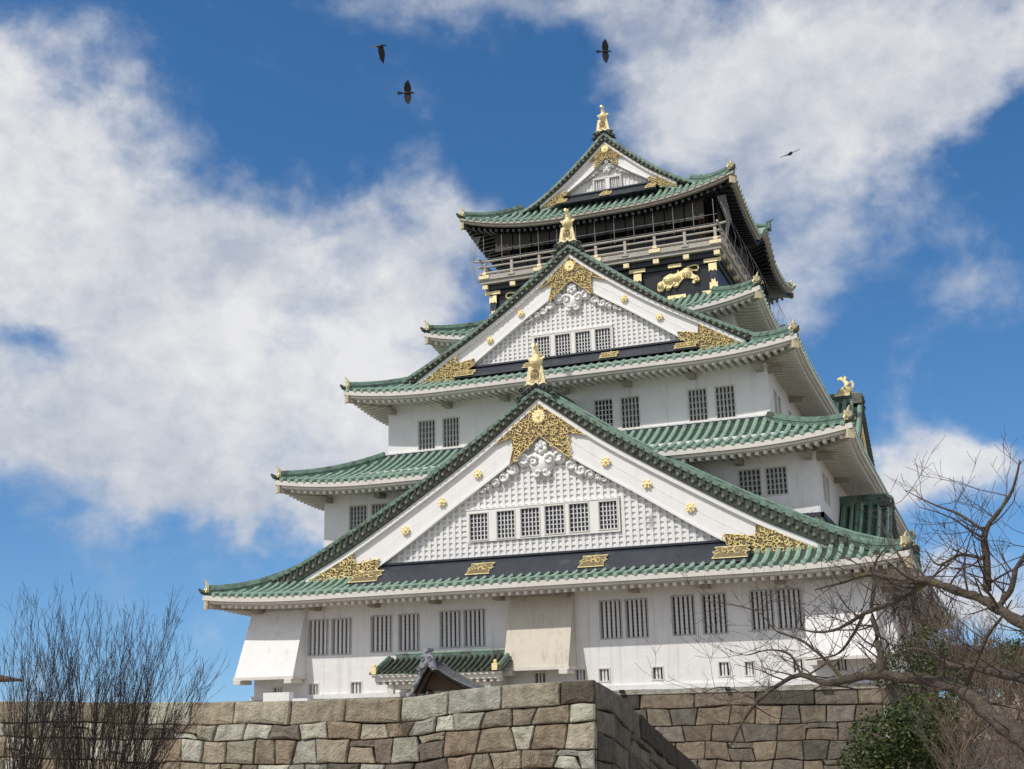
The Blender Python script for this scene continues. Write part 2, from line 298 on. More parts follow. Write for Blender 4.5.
# thin plaster skirt where the wall meets the stone
mb=MB()
for x0,x1 in((-15.25,-14.2),(-12.5,-1.2),(-.9,15.25)): mb.box(x0,x1,-23.82,-23.705,-3.42,-3.2)
split_build(mb,'wall_skirt','plaster',castle)
mb=MB()
for a,b,z in((-13.2,13.2,4.32),): mb.box(a,b,-20.72,-20.56,4.1,z)
mb.box(-13.2+.0,-13.05,-20.72,20.7,4.1,4.32);mb.box(13.05,13.2,-20.72,20.7,4.1,4.32);mb.build('wall_foot_flashing','navy',castle)
mb=MB();mb.box(-10.85,10.85,-17.95,-17.66,9.35,9.74);mb.box(10.68,10.9,-17.94,17.9,9.3,9.66);mb.box(-10.9,-10.68,-17.94,17.9,9.3,9.66);mb.build('wall_foot_flashing','navy',castle)
mb=MB()
for x0,x1 in((-10.75,10.75),): mb.box(x0,x1,-17.8,-17.62,9.745,9.86)
mb.build('wall_sill','plaster',castle)

def roof(W,D,E0,q,depF,depS,L,Rr,dark=False,bump=0.0,cut=None):
    """one ring of eaves and tiles; W half width, D half depth, E0 height of tile edge at mid span, q (slope, curvature)"""
    def lift(s,half): return L*max(0.0,1-(half-abs(s))/Rr)**2.2
    def bmp(s,d,side):
        if not bump or side in(0,2): return 0
        u=abs(s)/3.6
        return bump*(math.cos(math.pi*min(u,1))*.5+.5)*max(0,1-d/3.2) if u<1 else 0
    def Z(s,d,half,side): return E0+q[0]*d+q[1]*d*d+lift(s,half)+bmp(s,d,side)
    def XY(s,d,side):
        return [(s,-D+d),(W-d,s),(-s,D-d),(-W+d,-s)][side]
    def P(s,d,side,dz=0.0):
        half=W if side in(0,2) else D; x,y=XY(s,d,side); return (x,y,Z(s,max(d,0),half,side)+dz)
    sheet=MB();ribs=MB();fas=MB();raf=MB();sof=MB();ends=MB()
    for side in range(4):
        half=W if side in(0,2) else D; dep=depF if side in(0,2) else depS
        n=int(2*half/.5);ss=[-half+2*half*i/n for i in range(n+1)]
        K=6
        sheet.grid([[P(s,min(dep,max(half-abs(s),0))*k/K,side) for k in range(K+1)] for s in ss])
        sp=.455;m_=int((half-.12)/sp)
        for i in range(-m_,m_+1):
            s=i*sp;dm=min(dep,half-abs(s))
            if dm<.18: continue
            kk=max(2,int(dm/.9)+1)
            ds=[-.05]+[dm*j/kk for j in range(1,kk+1)]
            path=[P(s,d,side,.01) for d in ds]
            ribs.sweep(path,[(-.125,-.03),(-.10,.10),(0,.155),(.10,.10),(.125,-.03)],caps=True)
            a=Vector(P(s,-.075,side,.045)); b=Vector(P(s,.0,side,.045)); 
            ribs.tube([a,b],.10,8)
        # fascia boards following the eave curve
        n2=int(2*half/.6);
        def line(dd,dz):
            h2=half-dd; return [P(-h2+2*h2*i/n2,dd,side,dz-q[0]*dd) for i in range(n2+1)]
        def board(d0,d1,z0,z1):
            A=line(d0,z0);B=line(d0,z1);Cc=line(d1,z1);Dd=line(d1,z0)
            fas.grid([[A[i],B[i],Cc[i],Dd[i],A[i]] for i in range(n2+1)])
        (board(-.03,.30,-.14,-.02),board(.10,.42,-.28,-.145)) if dark else (board(-.03,.30,-.27,-.02),board(.10,.42,-.40,-.275),board(.24,.6,-.44,-.405))
        ov=2.2 if not dark else 2.6
        # soffit and rafters
        h3=[half-.3,half-ov];
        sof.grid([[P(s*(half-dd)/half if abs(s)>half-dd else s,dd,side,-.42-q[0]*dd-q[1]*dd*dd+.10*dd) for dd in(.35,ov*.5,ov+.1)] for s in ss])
        spr=.385;mr_=int((half-.45)/spr)
        for i in range(-mr_,mr_+1):
            s=(i+.5)*spr
            if abs(s)>half-.5: continue
            dmax=min(ov+.05,half-abs(s)-.02)
            if dmax<.6: dmax=.6
            pth=[P(s,d,side,-.53-q[0]*d-q[1]*d*d+.10*d) for d in(.22,dmax)]
            raf.sweep(pth,[(-.08,-.085),(.08,-.085),(.08,.085),(-.08,.085)])
    sh=sheet.build('tiled_roof','tilebed',castle)
    ribs.build('roof_tiles','tile',sh,smooth=False);
    fm='trim' if not dark else 'rail'
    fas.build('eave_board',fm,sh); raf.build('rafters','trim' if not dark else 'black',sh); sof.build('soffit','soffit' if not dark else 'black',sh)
    # hips and their ornaments
    for cx in(-1,1):
        for cy in(-1,1):
            dm=min(depF,depS); mb=MB();pts=[]
            for i in range(9):
                d=.12+(dm-.12)*i/8; z=E0+q[0]*d+q[1]*d*d+L*max(0,1-d/Rr)**2.2
                pts.append((cx*(W-d),cy*(D-d),z+.2))
            mb.sweep(pts,[(-.17,-.2),(.17,-.2),(.15,.14),(-.15,.14)]); mb.tube([(a,b,c+.2) for a,b,c in pts],.10,6)
            mb.tube([(a,b,c+.05) for a,b,c in pts],.19,6)
            mb.build('hip_ridge','ridge',sh)
            x,y,z=pts[0];o=MB();u=Vector((cx,cy,0)).normalized();r=Vector((-u.y,u.x,0));p=Vector((x,y,z))
            o.obox(p+Vector((0,0,.14)),u*.06,r*.19,Vector((0,0,.22)))
            for sgn in(-1,1): spiral(o,p+u*.08+r*(.2*sgn)+Vector((0,0,-.02)),r*sgn,Vector((0,0,1)),.15,1.1,.05)
            o.tube([p+Vector((0,0,.3)),p+Vector((0,0,.45))+u*.05,p+u*.16+Vector((0,0,.58))],[.08,.06,.02],6)
            o.build('corner_ornament','goldpale',sh)
            tp=MB();tp.tube([p+u*-.1+Vector((0,0,-.12)),p+u*.25+Vector((0,0,-.06)),p+u*.42+Vector((0,0,.1))],[.14,.12,.05],6);tp.build('corner_tip','verge',sh)
            hr=MB();hr.sweep([p-u*2.6+Vector((0,0,-.75-.1)),p+u*.02+Vector((0,0,-.72))],[(-.15,-.16),(.15,-.16),(.15,.16),(-.15,.16)]);hr.build('hip_rafter','soffit' if not dark else 'black',sh)
            hc=MB();hc.obox(p+u*.04+Vector((0,0,-.72)),u*.06,r*.18,Vector((0,0,.2)));hc.build('rafter_cap','goldpale',sh)
    return sh,P
r1,P1=roof(17.0,25.62,1.50,(.10,.094),5.0,4.1,.30,6)
r2,P2=roof(14.95,22.47,7.52,(.25,.043),4.75,4.3,.48,6)
r3,P3=roof(12.5,19.49,12.85,(.26,.045),7.2,4.3,.50,6)
r4,P4=roof(10.08,14.06,17.2,(.33,.05),3.7,3.1,.75,6)
r5,P5=roof(8.72,11.57,25.02,(.33,.09),3.1,3.1,1.05,7,dark=True,bump=1.5)
# brackets under the eaves (short beam ends)
for (hw,hd,z) in((15.1,23.7,1.0),(13.04,20.55,6.98),(10.67,17.65,12.25)):
    n=int(2*hw/3.1)
    for i in range(n+1):
        x=-hw+.35+(2*hw-.7)*i/n; mb=MB(); mb.box(x-.17,x+.17,-hd-.75,-hd-.003,z-.16,z+.12); mb.build('eave_bracket','soffit',castle)
    n=int(2*hd/6.2)
    for i in range(n+1):
        y=-hd+.35+(2*hd-.7)*i/n; mb=MB(); mb.box(hw+.003,hw+.75,y-.17,y+.17,z-.16,z+.12); mb.build('eave_bracket','soffit',castle)
# ------------------------------------------------------------------ fish finial
def finial(xf,s,parent,face=-1,plate=True):
    """golden fish on its pedestal; local: ridge end at the origin, ridge runs to +y, front is -y"""
    mb=MB(xf)
    if plate:
        mb.prism([(-.66*s,0),(-.52*s,.12*s),(-.44*s,.6*s),(-.36*s,1.0*s),(.36*s,1.0*s),(.44*s,.6*s),(.52*s,.12*s),(.66*s,0),(.42*s,.10*s),(.2*s,.02*s),(0,.1*s),(-.2*s,.02*s),(-.42*s,.10*s)],-.12*s,.06*s)
        pl=mb.build('ridge_end_plate','goldpale',parent)
        e=MB(xf)
        e.tube([(-.27*s,-.13*s,.3*s),(-.27*s,-.13*s,.62*s),(-.16*s,-.13*s,.82*s),(0,-.13*s,.87*s),(.16*s,-.13*s,.82*s),(.27*s,-.13*s,.62*s),(.27*s,-.13*s,.3*s)],.045*s,5)
        for a in(-1,1):
            spiral(e,(a*.13*s,-.13*s,.6*s),(a,0,0),(0,0,1),.12*s,1.3,.03*s); spiral(e,(a*.16*s,-.13*s,.3*s),(a,0,0),(0,0,-1),.13*s,1.3,.03*s)
        e.build('plate_relief','gold',pl)
        d=MB(xf); d.prism([(-.24*s,.3*s),(-.22*s,.7*s),(0,.84*s),(.22*s,.7*s),(.24*s,.3*s)],-.125*s,-.121*s); d.build('plate_field','golddark',pl)
        z0=1.0*s
    else:
        z0=0; mb=MB(xf); mb.box(-.3*s,.3*s,-.35*s,.55*s,-.05,.12*s); pl=mb.build('finial_base','goldpale',parent)
    # body: head low and facing outward, body arching up, tail high
    b=MB(xf); P=[(0,-.34,.16),(0,-.2,.24),(0,0,.30),(0,.2,.42),(0,.30,.62),(0,.26,.84),(0,.14,1.04),(0,.02,1.2)]
    P=[(x*s,y*s*face*-1,z*s*.8+z0) for x,y,z in P]; rr=[.16,.27,.33,.32,.27,.20,.14,.08]
    b.tube(P,[r*s for r in rr],10)
    f=b.build('fish_finial','gold',parent,smooth=True)
    b=MB(xf); sg=-face
    def fin(pts,t=.03): 
        n=len(pts); A=[(-t*s,y*s*sg,z*s*.8+z0) for y,z in pts]; B=[(t*s,y*s*sg,z*s*.8+z0) for y,z in pts]
        b.add(A+B,[tuple(range(n)),tuple(range(2*n-1,n-1,-1))]+[(i,i+n,(i+1)%n+n,(i+1)%n) for i in range(n)])
    fin([(.05,1.12),(-.22,1.32),(-.34,1.22),(-.30,1.44),(-.06,1.52),(.02,1.36),(.12,1.58),(.24,1.42),(.14,1.2),(.12,1.1)],.07)
    for i in range(7):
        t=i/6; y=.28+.24*math.sin(t*2.4); z=.3+t*.75; fin([(y-.02,z-.05),(y+.16,z+.09),(y-.03,z+.1)],.025)
    for a in(-1,1):
        b.tube([(a*.2*s,.02*s*sg,.3*s+z0),(a*.42*s,.12*s*sg,.5*s+z0),(a*.40*s,.2*s*sg,.62*s+z0)],[.09*s,.06*s,.01*s],5)
        b.tube([(a*.17*s,.26*s*sg,.6*s+z0),(a*.32*s,.34*s*sg,.72*s+z0)],[.06*s,.01*s],5)
        b.ball((a*.13*s,-.28*s*sg,.27*s+z0),.06*s)
    b.tube([(0,-.42*s*sg,.1*s+z0),(0,-.5*s*sg,.2*s+z0)],[.12*s,.06*s],6)
    b.build('fins','gold',f)
# ------------------------------------------------------------------ gables
def scrollwork(mb,poly,y,r,step,rng,t):
    """fills a polygon (xz) with small raised scrolls"""
    xs=[p[0] for p in poly];zs=[p[1] for p in poly]
    def inside(x,z):
        c=False;n=len(poly)
        for i in range(n):
            x1,z1=poly[i];x2,z2=poly[(i+1)%n]
            if (z1>z)!=(z2>z) and x<(x2-x1)*(z-z1)/(z2-z1)+x1: c=not c
        return c
    x=min(xs)
    while x<max(xs):
        z=min(zs)
        while z<max(zs):
            px=x+rng.uniform(-.25,.25)*step;pz=z+rng.uniform(-.25,.25)*step
            if inside(px,pz): spiral(mb,(px,y,pz),(1,0,0),(0,0,1),r*rng.uniform(.8,1.15),rng.uniform(.8,1.3),t,6,rng.uniform(0,6.3),rng.choice((-1,1)),4)
            z+=step
        x+=step
def rosette(mb,c,r,n=8):
    x,y,z=c; mb.cyl((x,y+.03,z),(0,-1,0),r*.55,.09,12)
    for i in range(n):
        a=2*math.pi*i/n; mb.ball((x+r*.72*math.cos(a),y-.01,z+r*.72*math.sin(a)),r*.30,.06,r*.30,6,4)
    mb.ball((x,y-.07,z),r*.3,.06,r*.3,8,4)
def gable(xf,yv,yback,PR,PW,PL,wmax,wl,zb,s,wins=(),wframe=None,gw=(2.5,1.9,1.6),foot=None,ros=(),band=None,fit=(),gegyo=True,fin=True,ridge_back=None,rich=True,seed=1,fplate=True):
    """a gabled dormer end. yv verge plane; PR roof top, PW top of barge, PL barge lower edge (functions of |w|)"""
    rng=random.Random(seed)
    # wall and lattice
    yl=yv+.58; mb=MB(xf); n=24
    pts=[(wl*(-1+2*i/n)) for i in range(n+1)]
    poly=[(wl,zb)]+[(-x,min(PL(abs(x))+.35*s,PW(abs(x))-.1)) for x in pts]+[(-wl,zb)]
    mb.prism(poly,yl+.075,yl+.3); G=mb.build('gable_wall','plaster',castle)
    if rich:
        lat=MB(xf);sp=.335*s if s>.8 else .29*s; bw=.075*s
        def clip(x): return min(PL(abs(x))+.25*s,PW(abs(x))-.12)
        x=-wl+sp*.5;hz=wframe
        while x<wl:
            segs=[(zb,clip(x))]
            if hz and hz[0]-bw<x<hz[1]+bw: segs=[(zb,hz[2]),(hz[3],clip(x))]
            for a,b in segs:
                if b-a>.05: lat.box(x-bw,x+bw,yl-.02,yl+.05,a,b)
            x+=sp
        z=zb+.1
        while z<PL(0):
            xx=wl
            while xx>0 and clip(xx)<z: xx-=.04
            if xx>.1:
                segs=[(-xx,xx)]
                if hz and hz[2]<z<hz[3]: segs=[(-xx,hz[0]),(hz[1],xx)]
                for a,b in segs:
                    if b>a: lat.box(a,b,yl+.012,yl+.073,z-.062*s,z+.062*s)
            z+=.27*s
        lat.build('lattice','barge',G)
    else:
        lat=MB(xf);x=-wl
        while x<wl: lat.box(x-.05,x+.05,yl+.03,yl+.073,zb,min(PL(abs(x))+.1,PW(abs(x))-.1)); x+=.27
        lat.build('lattice','barge',G)
    if wframe:
        mb=MB(xf); panel(mb,wframe[0],wframe[1],wframe[2],wframe[3],wins,yl-.10,.16)
        for a,b,c,d in () and ((wframe[0]-.1,wframe[1]+.1,wframe[2]-.1,wframe[2]),(wframe[0]-.1,wframe[1]+.1,wframe[3],wframe[3]+.1)): mb.box(a,b,yl-.075,yl+.1,c,d)
        mb.box(wframe[0],wframe[1],yl-.13,yl+.07,wframe[3]+.001,wframe[3]+.06)
        mb.build('window_surround','barge',G)
        for a,b,c,d in wins: window(a,b,c,d,yl-.10,'lattice',xf,.16)
    # roof slopes
    for sg in(-1,1):
        m1=MB(xf);K=22;ws=[wmax*i/K for i in range(K+1)]
        ny=max(2,int((yback-yv)/2))
        m1.grid([[(sg*w_,yv+(yback-yv)*j/ny,PR(w_)-.17*s) for j in range(ny+1)] for w_ in ws])
        S=m1.build('gable_roof','tilebed',castle)
        rb=MB(xf); y=yv+.1
        sp=.455
        while y<yback:
            rb.sweep([(sg*w_,y,PR(w_)-.15*s) for w_ in ws],[(-.12,-.03),(-.09,.10),(0,.15),(.09,.10),(.12,-.03)]); y+=sp
        rb.build('roof_tiles','tile',S)
        # verge: dark band with two rows of round tile ends
        vb=MB(xf); 
        vb.grid([[(sg*w_,yv+.42,PW(w_)+.0),(sg*w_,yv+.06,PW(w_)+.03*s),(sg*w_,yv,PW(w_)+.30*s),(sg*w_,yv+.0,PR(w_)-.2*s),(sg*w_,yv+.1,PR(w_)-.17*s)] for w_ in ws])
        vb.build('verge','verge',S)
        te=MB(xf);rbv=MB(xf);L_=0;prev=None
        tot=400;acc=0;last=None;nxt=[.2,.4]
        for i in range(tot+1):
            w_=wmax*i/tot; p=Vector((w_,PW(w_)))
            if last is not None: acc+=(p-last).length
            last=p
            th=max(.1,PR(w_)-PW(w_))
            if acc>=nxt[0]:
                nxt[0]+=.40*s**.5; te.cyl((sg*w_,yv+.1,PW(w_)+th*.34),(0,-1,0),.082*s**.5,.15,7)
            if acc>=nxt[1]:
                nxt[1]+=.40*s**.5; rbv.tube([(sg*w_,yv-.04,PW(w_)+th*.45),(sg*w_,yv-.05,PR(w_)-.12)],.075*s**.5,5)
        te.build('edge_rib_tiles','tileend',S); rbv.build('verge_rib_tiles','verge',S)
        # descending ridge with bright tile lines
        dr=MB(xf); off=.0
        dr.sweep([(sg*w_,yv+.02,PR(w_)-.10*s) for w_ in ws],[(-.10,-.1),(.10,-.1),(.08,.09),(-.08,.09)])
        for oy in(1.0,1.65,2.3): dr.sweep([(sg*w_,yv+oy,PR(w_)-.02*s) for w_ in ws],[(-.2*s,-.25*s),(.2*s,-.25*s),(.15*s,.17*s),(-.15*s,.17*s)])
        dr=dr.build('descending_ridge','ridge',S); dl=MB(xf)
        for oy in(1.0,1.65,2.3): dl.tube([(sg*w_,yv+oy,PR(w_)+.17*s) for w_ in ws],.085*s,6)
        dl.tube([(sg*w_,yv+.5,PR(w_)-.03*s) for w_ in ws],.05*s,5)
        dl.build('ridge_tiles','ridgelight',S)
        # barge boards
        wb=foot[0] if foot else wmax*.9
        K2=20;wsb=[wb*i/K2 for i in range(K2+1)]
        b1=MB(xf);t=.26*s
        b1.grid([[(sg*w_,yv+.5,PW(w_)),(sg*w_,yv+.16,PW(w_)),(sg*w_,yv+.16,PW(w_)-t),(sg*w_,yv+.5,PW(w_)-t),(sg*w_,yv+.5,PW(w_))] for w_ in wsb])
        wbl=foot[1] if foot else wb
        def low(w_): return min(PL(w_),PW(w_)-t-.02)
        def mid(w_): return (PW(w_)-t+low(w_))/2
        b1.grid([[(sg*w_,yv+.34,PW(w_)-t+.01),(sg*w_,yv+.34,mid(w_)+.02*s),(sg*w_,yv+.38,mid(w_)),(sg*w_,yv+.30,mid(w_)-.02*s),(sg*w_,yv+.30,low(w_)+.12*s),(sg*w_,yv+.24,low(w_)+.12*s),(sg*w_,yv+.24,low(w_)),(sg*w_,yv+.56,low(w_))] for w_ in wsb])
        b1.build('bargeboard','barge',G)
    # apex gold work
    t=.26*s
    a1,a2,a3=gw
    if gold_on(gw):
        lowz=lambda w_:min(PL(w_),PW(w_)-t-.02)
        h=[(0,PW(0)-t),(a1*.5,PW(a1*.5)-t),(a1,PW(a1)-t-.02),(a2*1.05,(PW(a2)-t)*.72+lowz(a2)*.28),(a2,(PW(a2)-t)*.35+lowz(a2)*.65),(a3,lowz(a3)-.05),(a3*.5,lowz(a3*.5)-.05),(0,lowz(0)-.05)]
        poly=h+[(-x,z) for x,z in reversed(h[1:-1])]
        g=MB(xf); g.prism(poly,yv+.20,yv+.235); g=g.build('apex_gold_plate','golddark',G)
        sc_=MB(xf); scrollwork(sc_,poly,yv+.17,.17*s,.27*s,rng,.042*s); rosette(sc_,(0,yv+.15,PW(0)*.5+lowz(0)*.5-.02),.36*s,12)
        eb=[(x,yv+.18,z) for x,z in poly]; sc_.tube(eb+[eb[0]],.025*s,4); sc_.build('gold_scrollwork','gold',g)
    if foot:
        f0,f1,f2,f3=foot   # tip, board end, top of jag, inner base
        lowz=lambda w_:max(min(PL(w_),PW(w_)-t-.02),zb-.8*s)
        for sg in(-1,1):
            h=[(f0,PW(f0)-t-.1*s),(f2,PW(f2)-t-.02),(f2-.1*s,(PW(f2)-t)*.6+lowz(f2)*.4),(f2-.6*s,lowz(f2-.6*s)*.55+(PW(f2-.6*s)-t)*.45),(f3-.2*s,lowz(f3)*.7+(PW(f3)-t)*.3),(f3-.1*s,lowz(f3)-.02),((f3+f1)/2,lowz((f3+f1)/2)-.03),(f1,lowz(f1)-.06)]
            poly=[(sg*x,z) for x,z in h]
            if sg<0: poly=poly[::-1]
            g=MB(xf); g.prism(poly,yv+.20,yv+.235); g=g.build('foot_gold_plate','golddark',G)
            sc_=MB(xf); scrollwork(sc_,poly,yv+.17,.16*s,.25*s,rng,.04*s); eb=[(x,yv+.18,z) for x,z in poly]; sc_.tube(eb+[eb[0]],.022*s,4); sc_.build('gold_scrollwork','gold',g)
    for w_,n_ in ros:
        for sg in(-1,1):
            r_=MB(xf); rosette(r_,(sg*w_,yv+.22,(PW(w_)-t)*.5+PL(w_)*.5),.24*s,n_); r_.build('rosette','gold',G)
    # white carved pendant
    if gegyo:
        c=MB(xf); k=(1.15 if s>.8 else .75)*s; z=PL(0)-.80*k; y=yl-.20
        for i in range(6): a=math.pi/3*i+math.pi/6; c.ball((.2*k*math.cos(a),y-.02,z+.28*k+.2*k*math.sin(a)),.13*k,.09,.13*k,7,5)
        c.ball((0,y-.08,z+.28*k),.1*k)
        c.prism([(-.62*k,z-.3*k),(-.42*k,z-.75*k),(-.25*k,z-.95*k),(0,z-1.12*k),(.25*k,z-.95*k),(.42*k,z-.75*k),(.62*k,z-.3*k),(.45*k,z+.05*k),(.15*k,z+.1*k),(-.15*k,z+.1*k),(-.45*k,z+.05*k)],y+.02,y+.16)
        for a in(-1,1):
            spiral(c,(a*.36*k,y,z-.28*k),(a,0,0),(0,0,1),.27*k,1.2,.085*k,12,0,1,6); spiral(c,(a*.2*k,y,z-.82*k),(a,0,0),(0,0,-1),.19*k,1.2,.07*k,10,0,1,6)
            px=.80*k; wing=[]
            for j,rr in enumerate((.34,.29,.26,.22,.17,.12)):
                rr=rr*k; pz=min(PL(px)-rr*.95-.02, z+.15*k if j==0 else 99)
                spiral(c,(a*px,y-.01,pz),(a,0,0),(0,0,1),rr*.95,1.15,.26*rr,11,j*1.3,(-1)**j,6)
                c.ball((a*px,y+.09,pz),rr*.95,.09,rr*.9,10,5)
                px+=rr*1.5
        c.build('carved_pendant','barge',G,smooth=True)
    # dark apron over the skirt roof with gold end pieces
    if band:
        hw_,z1,z2,dy=band; b=MB(xf)
        b.hexa([(-hw_,yl-dy,z2),(hw_,yl-dy,z2),(hw_,yl+.1,z2),(-hw_,yl+.1,z2),(-hw_,yl-.12,z1),(hw_,yl-.12,z1),(hw_,yl+.1,z1),(-hw_,yl+.1,z1)])
        b.box(-hw_,hw_,yl-.24,yl-.0,z1+.003,z1+.10); B=b.build('dark_band','navy',G)
        for cx,hw2 in fit:
            q=[];f=MB(xf);H2=(z1-z2)*.27;zc=(z1+z2)/2-.03;yc=yl-dy*.5-.14
            for x,z in((-hw2,-H2),(-hw2*.8,-H2*.2),(-hw2*1.05,0.05),(-hw2*.8,H2*.5),(-hw2,H2),(hw2,H2),(hw2*.8,H2*.5),(hw2*1.05,0.05),(hw2*.8,-H2*.2),(hw2,-H2)): q.append((cx+x,zc+z))
            lean=(dy-.12)/(z1-z2)
            A=[(x,yc-(z-zc)*-lean-.03,z) for x,z in q]
            f.add(A+[(x,y_+.08,z) for x,y_,z in A],[tuple(range(10)),tuple(range(19,9,-1))]+[(i,i+10,(i+1)%10+10,(i+1)%10) for i in range(10)])
            fs_=MB(xf)
            for j in range(-2,3):
                spiral(fs_,(cx+j*hw2*.36,yc-.06,zc+(.3*H2 if j%2 else -.3*H2)),(1,0,0),(0,0,1),H2*.75,1.3,.032,8,j*1.7,1)
            fs_.tube([(x,y_-.03,z) for x,y_,z in A]+[(A[0][0],A[0][1]-.03,A[0][2])],.025,4)
            f.build('gold_fitting','golddark',B); fs_.build('scroll_lace','gold',B)
    # ridge
    yb=ridge_back or yback; zr=PR(0)
    r=MB(xf); r.box(-.26*s,.26*s,yv+.2,yb,zr-.3*s,zr+.32*s); 
    for z in(.08,.22): r.box(-.32*s,.32*s,yv+.22,yb,zr+z*s,zr+(z+.05)*s)
    r.tube([(0,yv+.15,zr+.40*s),(0,yb,zr+.40*s)],.16*s,8); r.build('main_ridge','ridge',castle)
    o=MB(xf)
    o.prism([(-1.0*s,zr-.55*s),(-.78*s,zr-.1*s),(-.62*s,zr+.02*s),(-.5*s,zr+.3*s),(.5*s,zr+.3*s),(.62*s,zr+.02*s),(.78*s,zr-.1*s),(1.0*s,zr-.55*s),(.5*s,zr-.28*s),(0,zr+.02*s),(-.5*s,zr-.28*s)],yv-.1,yv+.5)
    for a in(-1,1):
        spiral(o,(a*.72*s,yv-.12,zr-.15*s),(a,0,0),(0,0,1),.2*s,1.3,.07*s); spiral(o,(a*.95*s,yv-.12,zr-.5*s),(a,0,0),(0,0,-1),.16*s,1.2,.06*s)
    for i in range(-3,4): o.ball((i*.2*s,yv-.12,zr+.12*s-abs(i)*.10*s),.09*s)
    o.build('ridge_end_tile','verge',castle)
    if fin:
        finial((xf or Matrix.Identity(4))@Matrix.Translation((0,yv-.02,zr+.06*s)),fin*.93,castle,plate=fplate)
    return G
def gold_on(g): return g[0]>0
X1=Matrix.Translation((.27,0,0))
PR1=curve([(0,11.15),(1.2,10.35),(2.7,9.3),(4.7,8.0),(7.15,6.52),(9.5,5.2),(11,4.43),(12.6,3.6),(14.5,2.82),(16,2.38)])
PW1=curve([(0,10.6),(1.0,9.85),(3.3,8.15),(6.8,5.95),(10.2,3.95),(12,3.05),(14,2.15),(16,1.75)])
PL1=curve([(0,8.82),(1.6,7.5),(4.6,5.58),(8.6,3.02),(10.4,2.2),(14,1.2),(16,1.0)])
wins1=[(-3.88,-2.94,3.95,5.22),(-2.43,-1.52,3.95,5.24),(-1.18,-.24,3.97,5.28),(.07,1.02,3.98,5.30),(1.30,2.24,3.99,5.30),(2.79,3.66,4.0,5.29)]
gable(X1,-23.25,-13.0,PR1,PW1,PL1,15.9,9.3,3.05,1.0,wins1,(-4.05,3.8,3.83,5.40),(2.35,1.4,1.6),(13.6,10.6,10.2,8.9),
      ((3.3,8),(5.25,6),(7.25,8)),(9.9,2.98,1.90,1.65),((-2.98,.62),(2.68,.62),(-9.1,.8),(9.1,.8)),fin=1.05)
PR3=curve([(0,20.85),(1.3,19.85),(2.6,18.85),(4.3,17.6),(5.8,16.55),(8.1,15.25),(10,14.28),(11.2,13.75),(12,13.6)])
PW3=curve([(0,20.35),(1.2,19.35),(3.4,17.75),(5,16.7),(7.2,15.4),(9.6,13.95),(11,13.4),(12,13.1)])
PL3=curve([(0,18.85),(1.2,17.95),(2.9,17.0),(5.9,14.6),(6.7,14.15),(8,13.6),(12,12.9)])
PL3=curve([(0,18.85),(1.2,17.9),(3.4,16.45),(5.9,14.68),(6.8,14.1),(8,13.55),(12,12.9)])
wins3=[(-2.33,-1.45,14.62,15.80),(-1.10,-.25,14.63,15.80),(.07,.9,14.64,15.80),(1.21,2.05,14.66,15.82)]
gable(Matrix.Translation((.22,0,0)),-17.2,-9.5,PR3,PW3,PL3,11.4,6.4,14.6,.86,wins3,(-2.48,2.2,14.62,15.92),(1.95,1.15,1.3),(9.4,7.2,7.0,6.0),
      ((3.0,8),(4.9,8)),(6.9,14.5,13.80,.95),((-2.3,.5),(2.1,.5),(-6.3,.6),(6.3,.6)),fin=.98)
PR5=curve([(0,31.35),(1.2,30.15),(2.8,28.75),(4.2,27.7),(5.4,27.05),(6.2,26.8)])
PW5=curve([(0,30.8),(1.2,29.7),(2.6,28.5),(3.8,27.65),(4.75,27.05),(6.2,26.6)])
PL5=curve([(0,29.75),(1,28.85),(2.8,27.65),(3.3,27.25),(4,26.9),(6.2,26.5)])
wins5=[(-.89,-.19,27.6,28.38),(.13,.79,27.6,28.38)]
gable(Matrix.Translation((.27,0,0)),-9.1,0,PR5,PW5,PL5,5.9,3.0,27.55,.72,wins5,(-1.0,.9,27.58,28.45),(1.1,.7,.75),(4.5,3.5,3.3,2.8),
      (),(3.2,27.5,26.75,1.0),((0.0,.35),(-2.9,.3),(2.9,.3)),fin=.88,rich=False)
# the same roof end on the far side of the top storey
gable(RZ(180),-9.5,0,PR5,PW5,PL5,5.9,3.0,27.55,.72,(),None,(0,0,0),None,(),None,(),gegyo=False,fin=.98,rich=False)
# side gables facing east (and west)
def shift(c,dz,k=1.0): return lambda w_: c(w_/k)+dz
PRe=curve([(0,14.35),(2,12.75),(4,11.35),(6.5,9.9),(9,8.75),(11,8.1)])
PWe=curve([(0,13.8),(2,12.2),(4,10.8),(6.5,9.35),(9,8.2),(11,7.7)])
PLe=curve([(0,12.3),(2,10.9),(4,9.5),(6.5,8.3),(9,7.7),(11,7.4)])
for rot in(90,-90):
    gable(RZ(rot),-13.75,-8,PRe,PWe,PLe,10.3,6.2,8.6,.86,(),None,(2.2,1.7,1.4),(8.2,6.6,6.4,5.6),(),(6.2,8.7,8.1,.6),(),gegyo=False,fin=0,rich=False)
    finial(RZ(rot)@Matrix.Translation((0,-12.75,14.6)),1.05,castle,face=1,plate=False)
PRf=curve([(0,6.75),(1.5,5.65),(3,4.7),(5,3.65),(6.5,3.05),(7.6,2.7)])
PWf=curve([(0,6.25),(1.5,5.15),(3,4.2),(5,3.15),(6.5,2.55),(7.6,2.3)])
PLf=curve([(0,5.2),(1.5,4.2),(3,3.35),(5,2.6),(6.5,2.2),(7.6,2.0)])
for rot in(90,-90):
    for yy in(-11.6,11.6):
        gable(RZ(rot)@Matrix.Translation((yy,0,-.75)),-15.6,-12.5,PRf,PWf,PLf,7.2,4.4,2.6,.7,(),None,(1.6,1.2,1.0),None,(),None,(),gegyo=False,fin=0,rich=False)
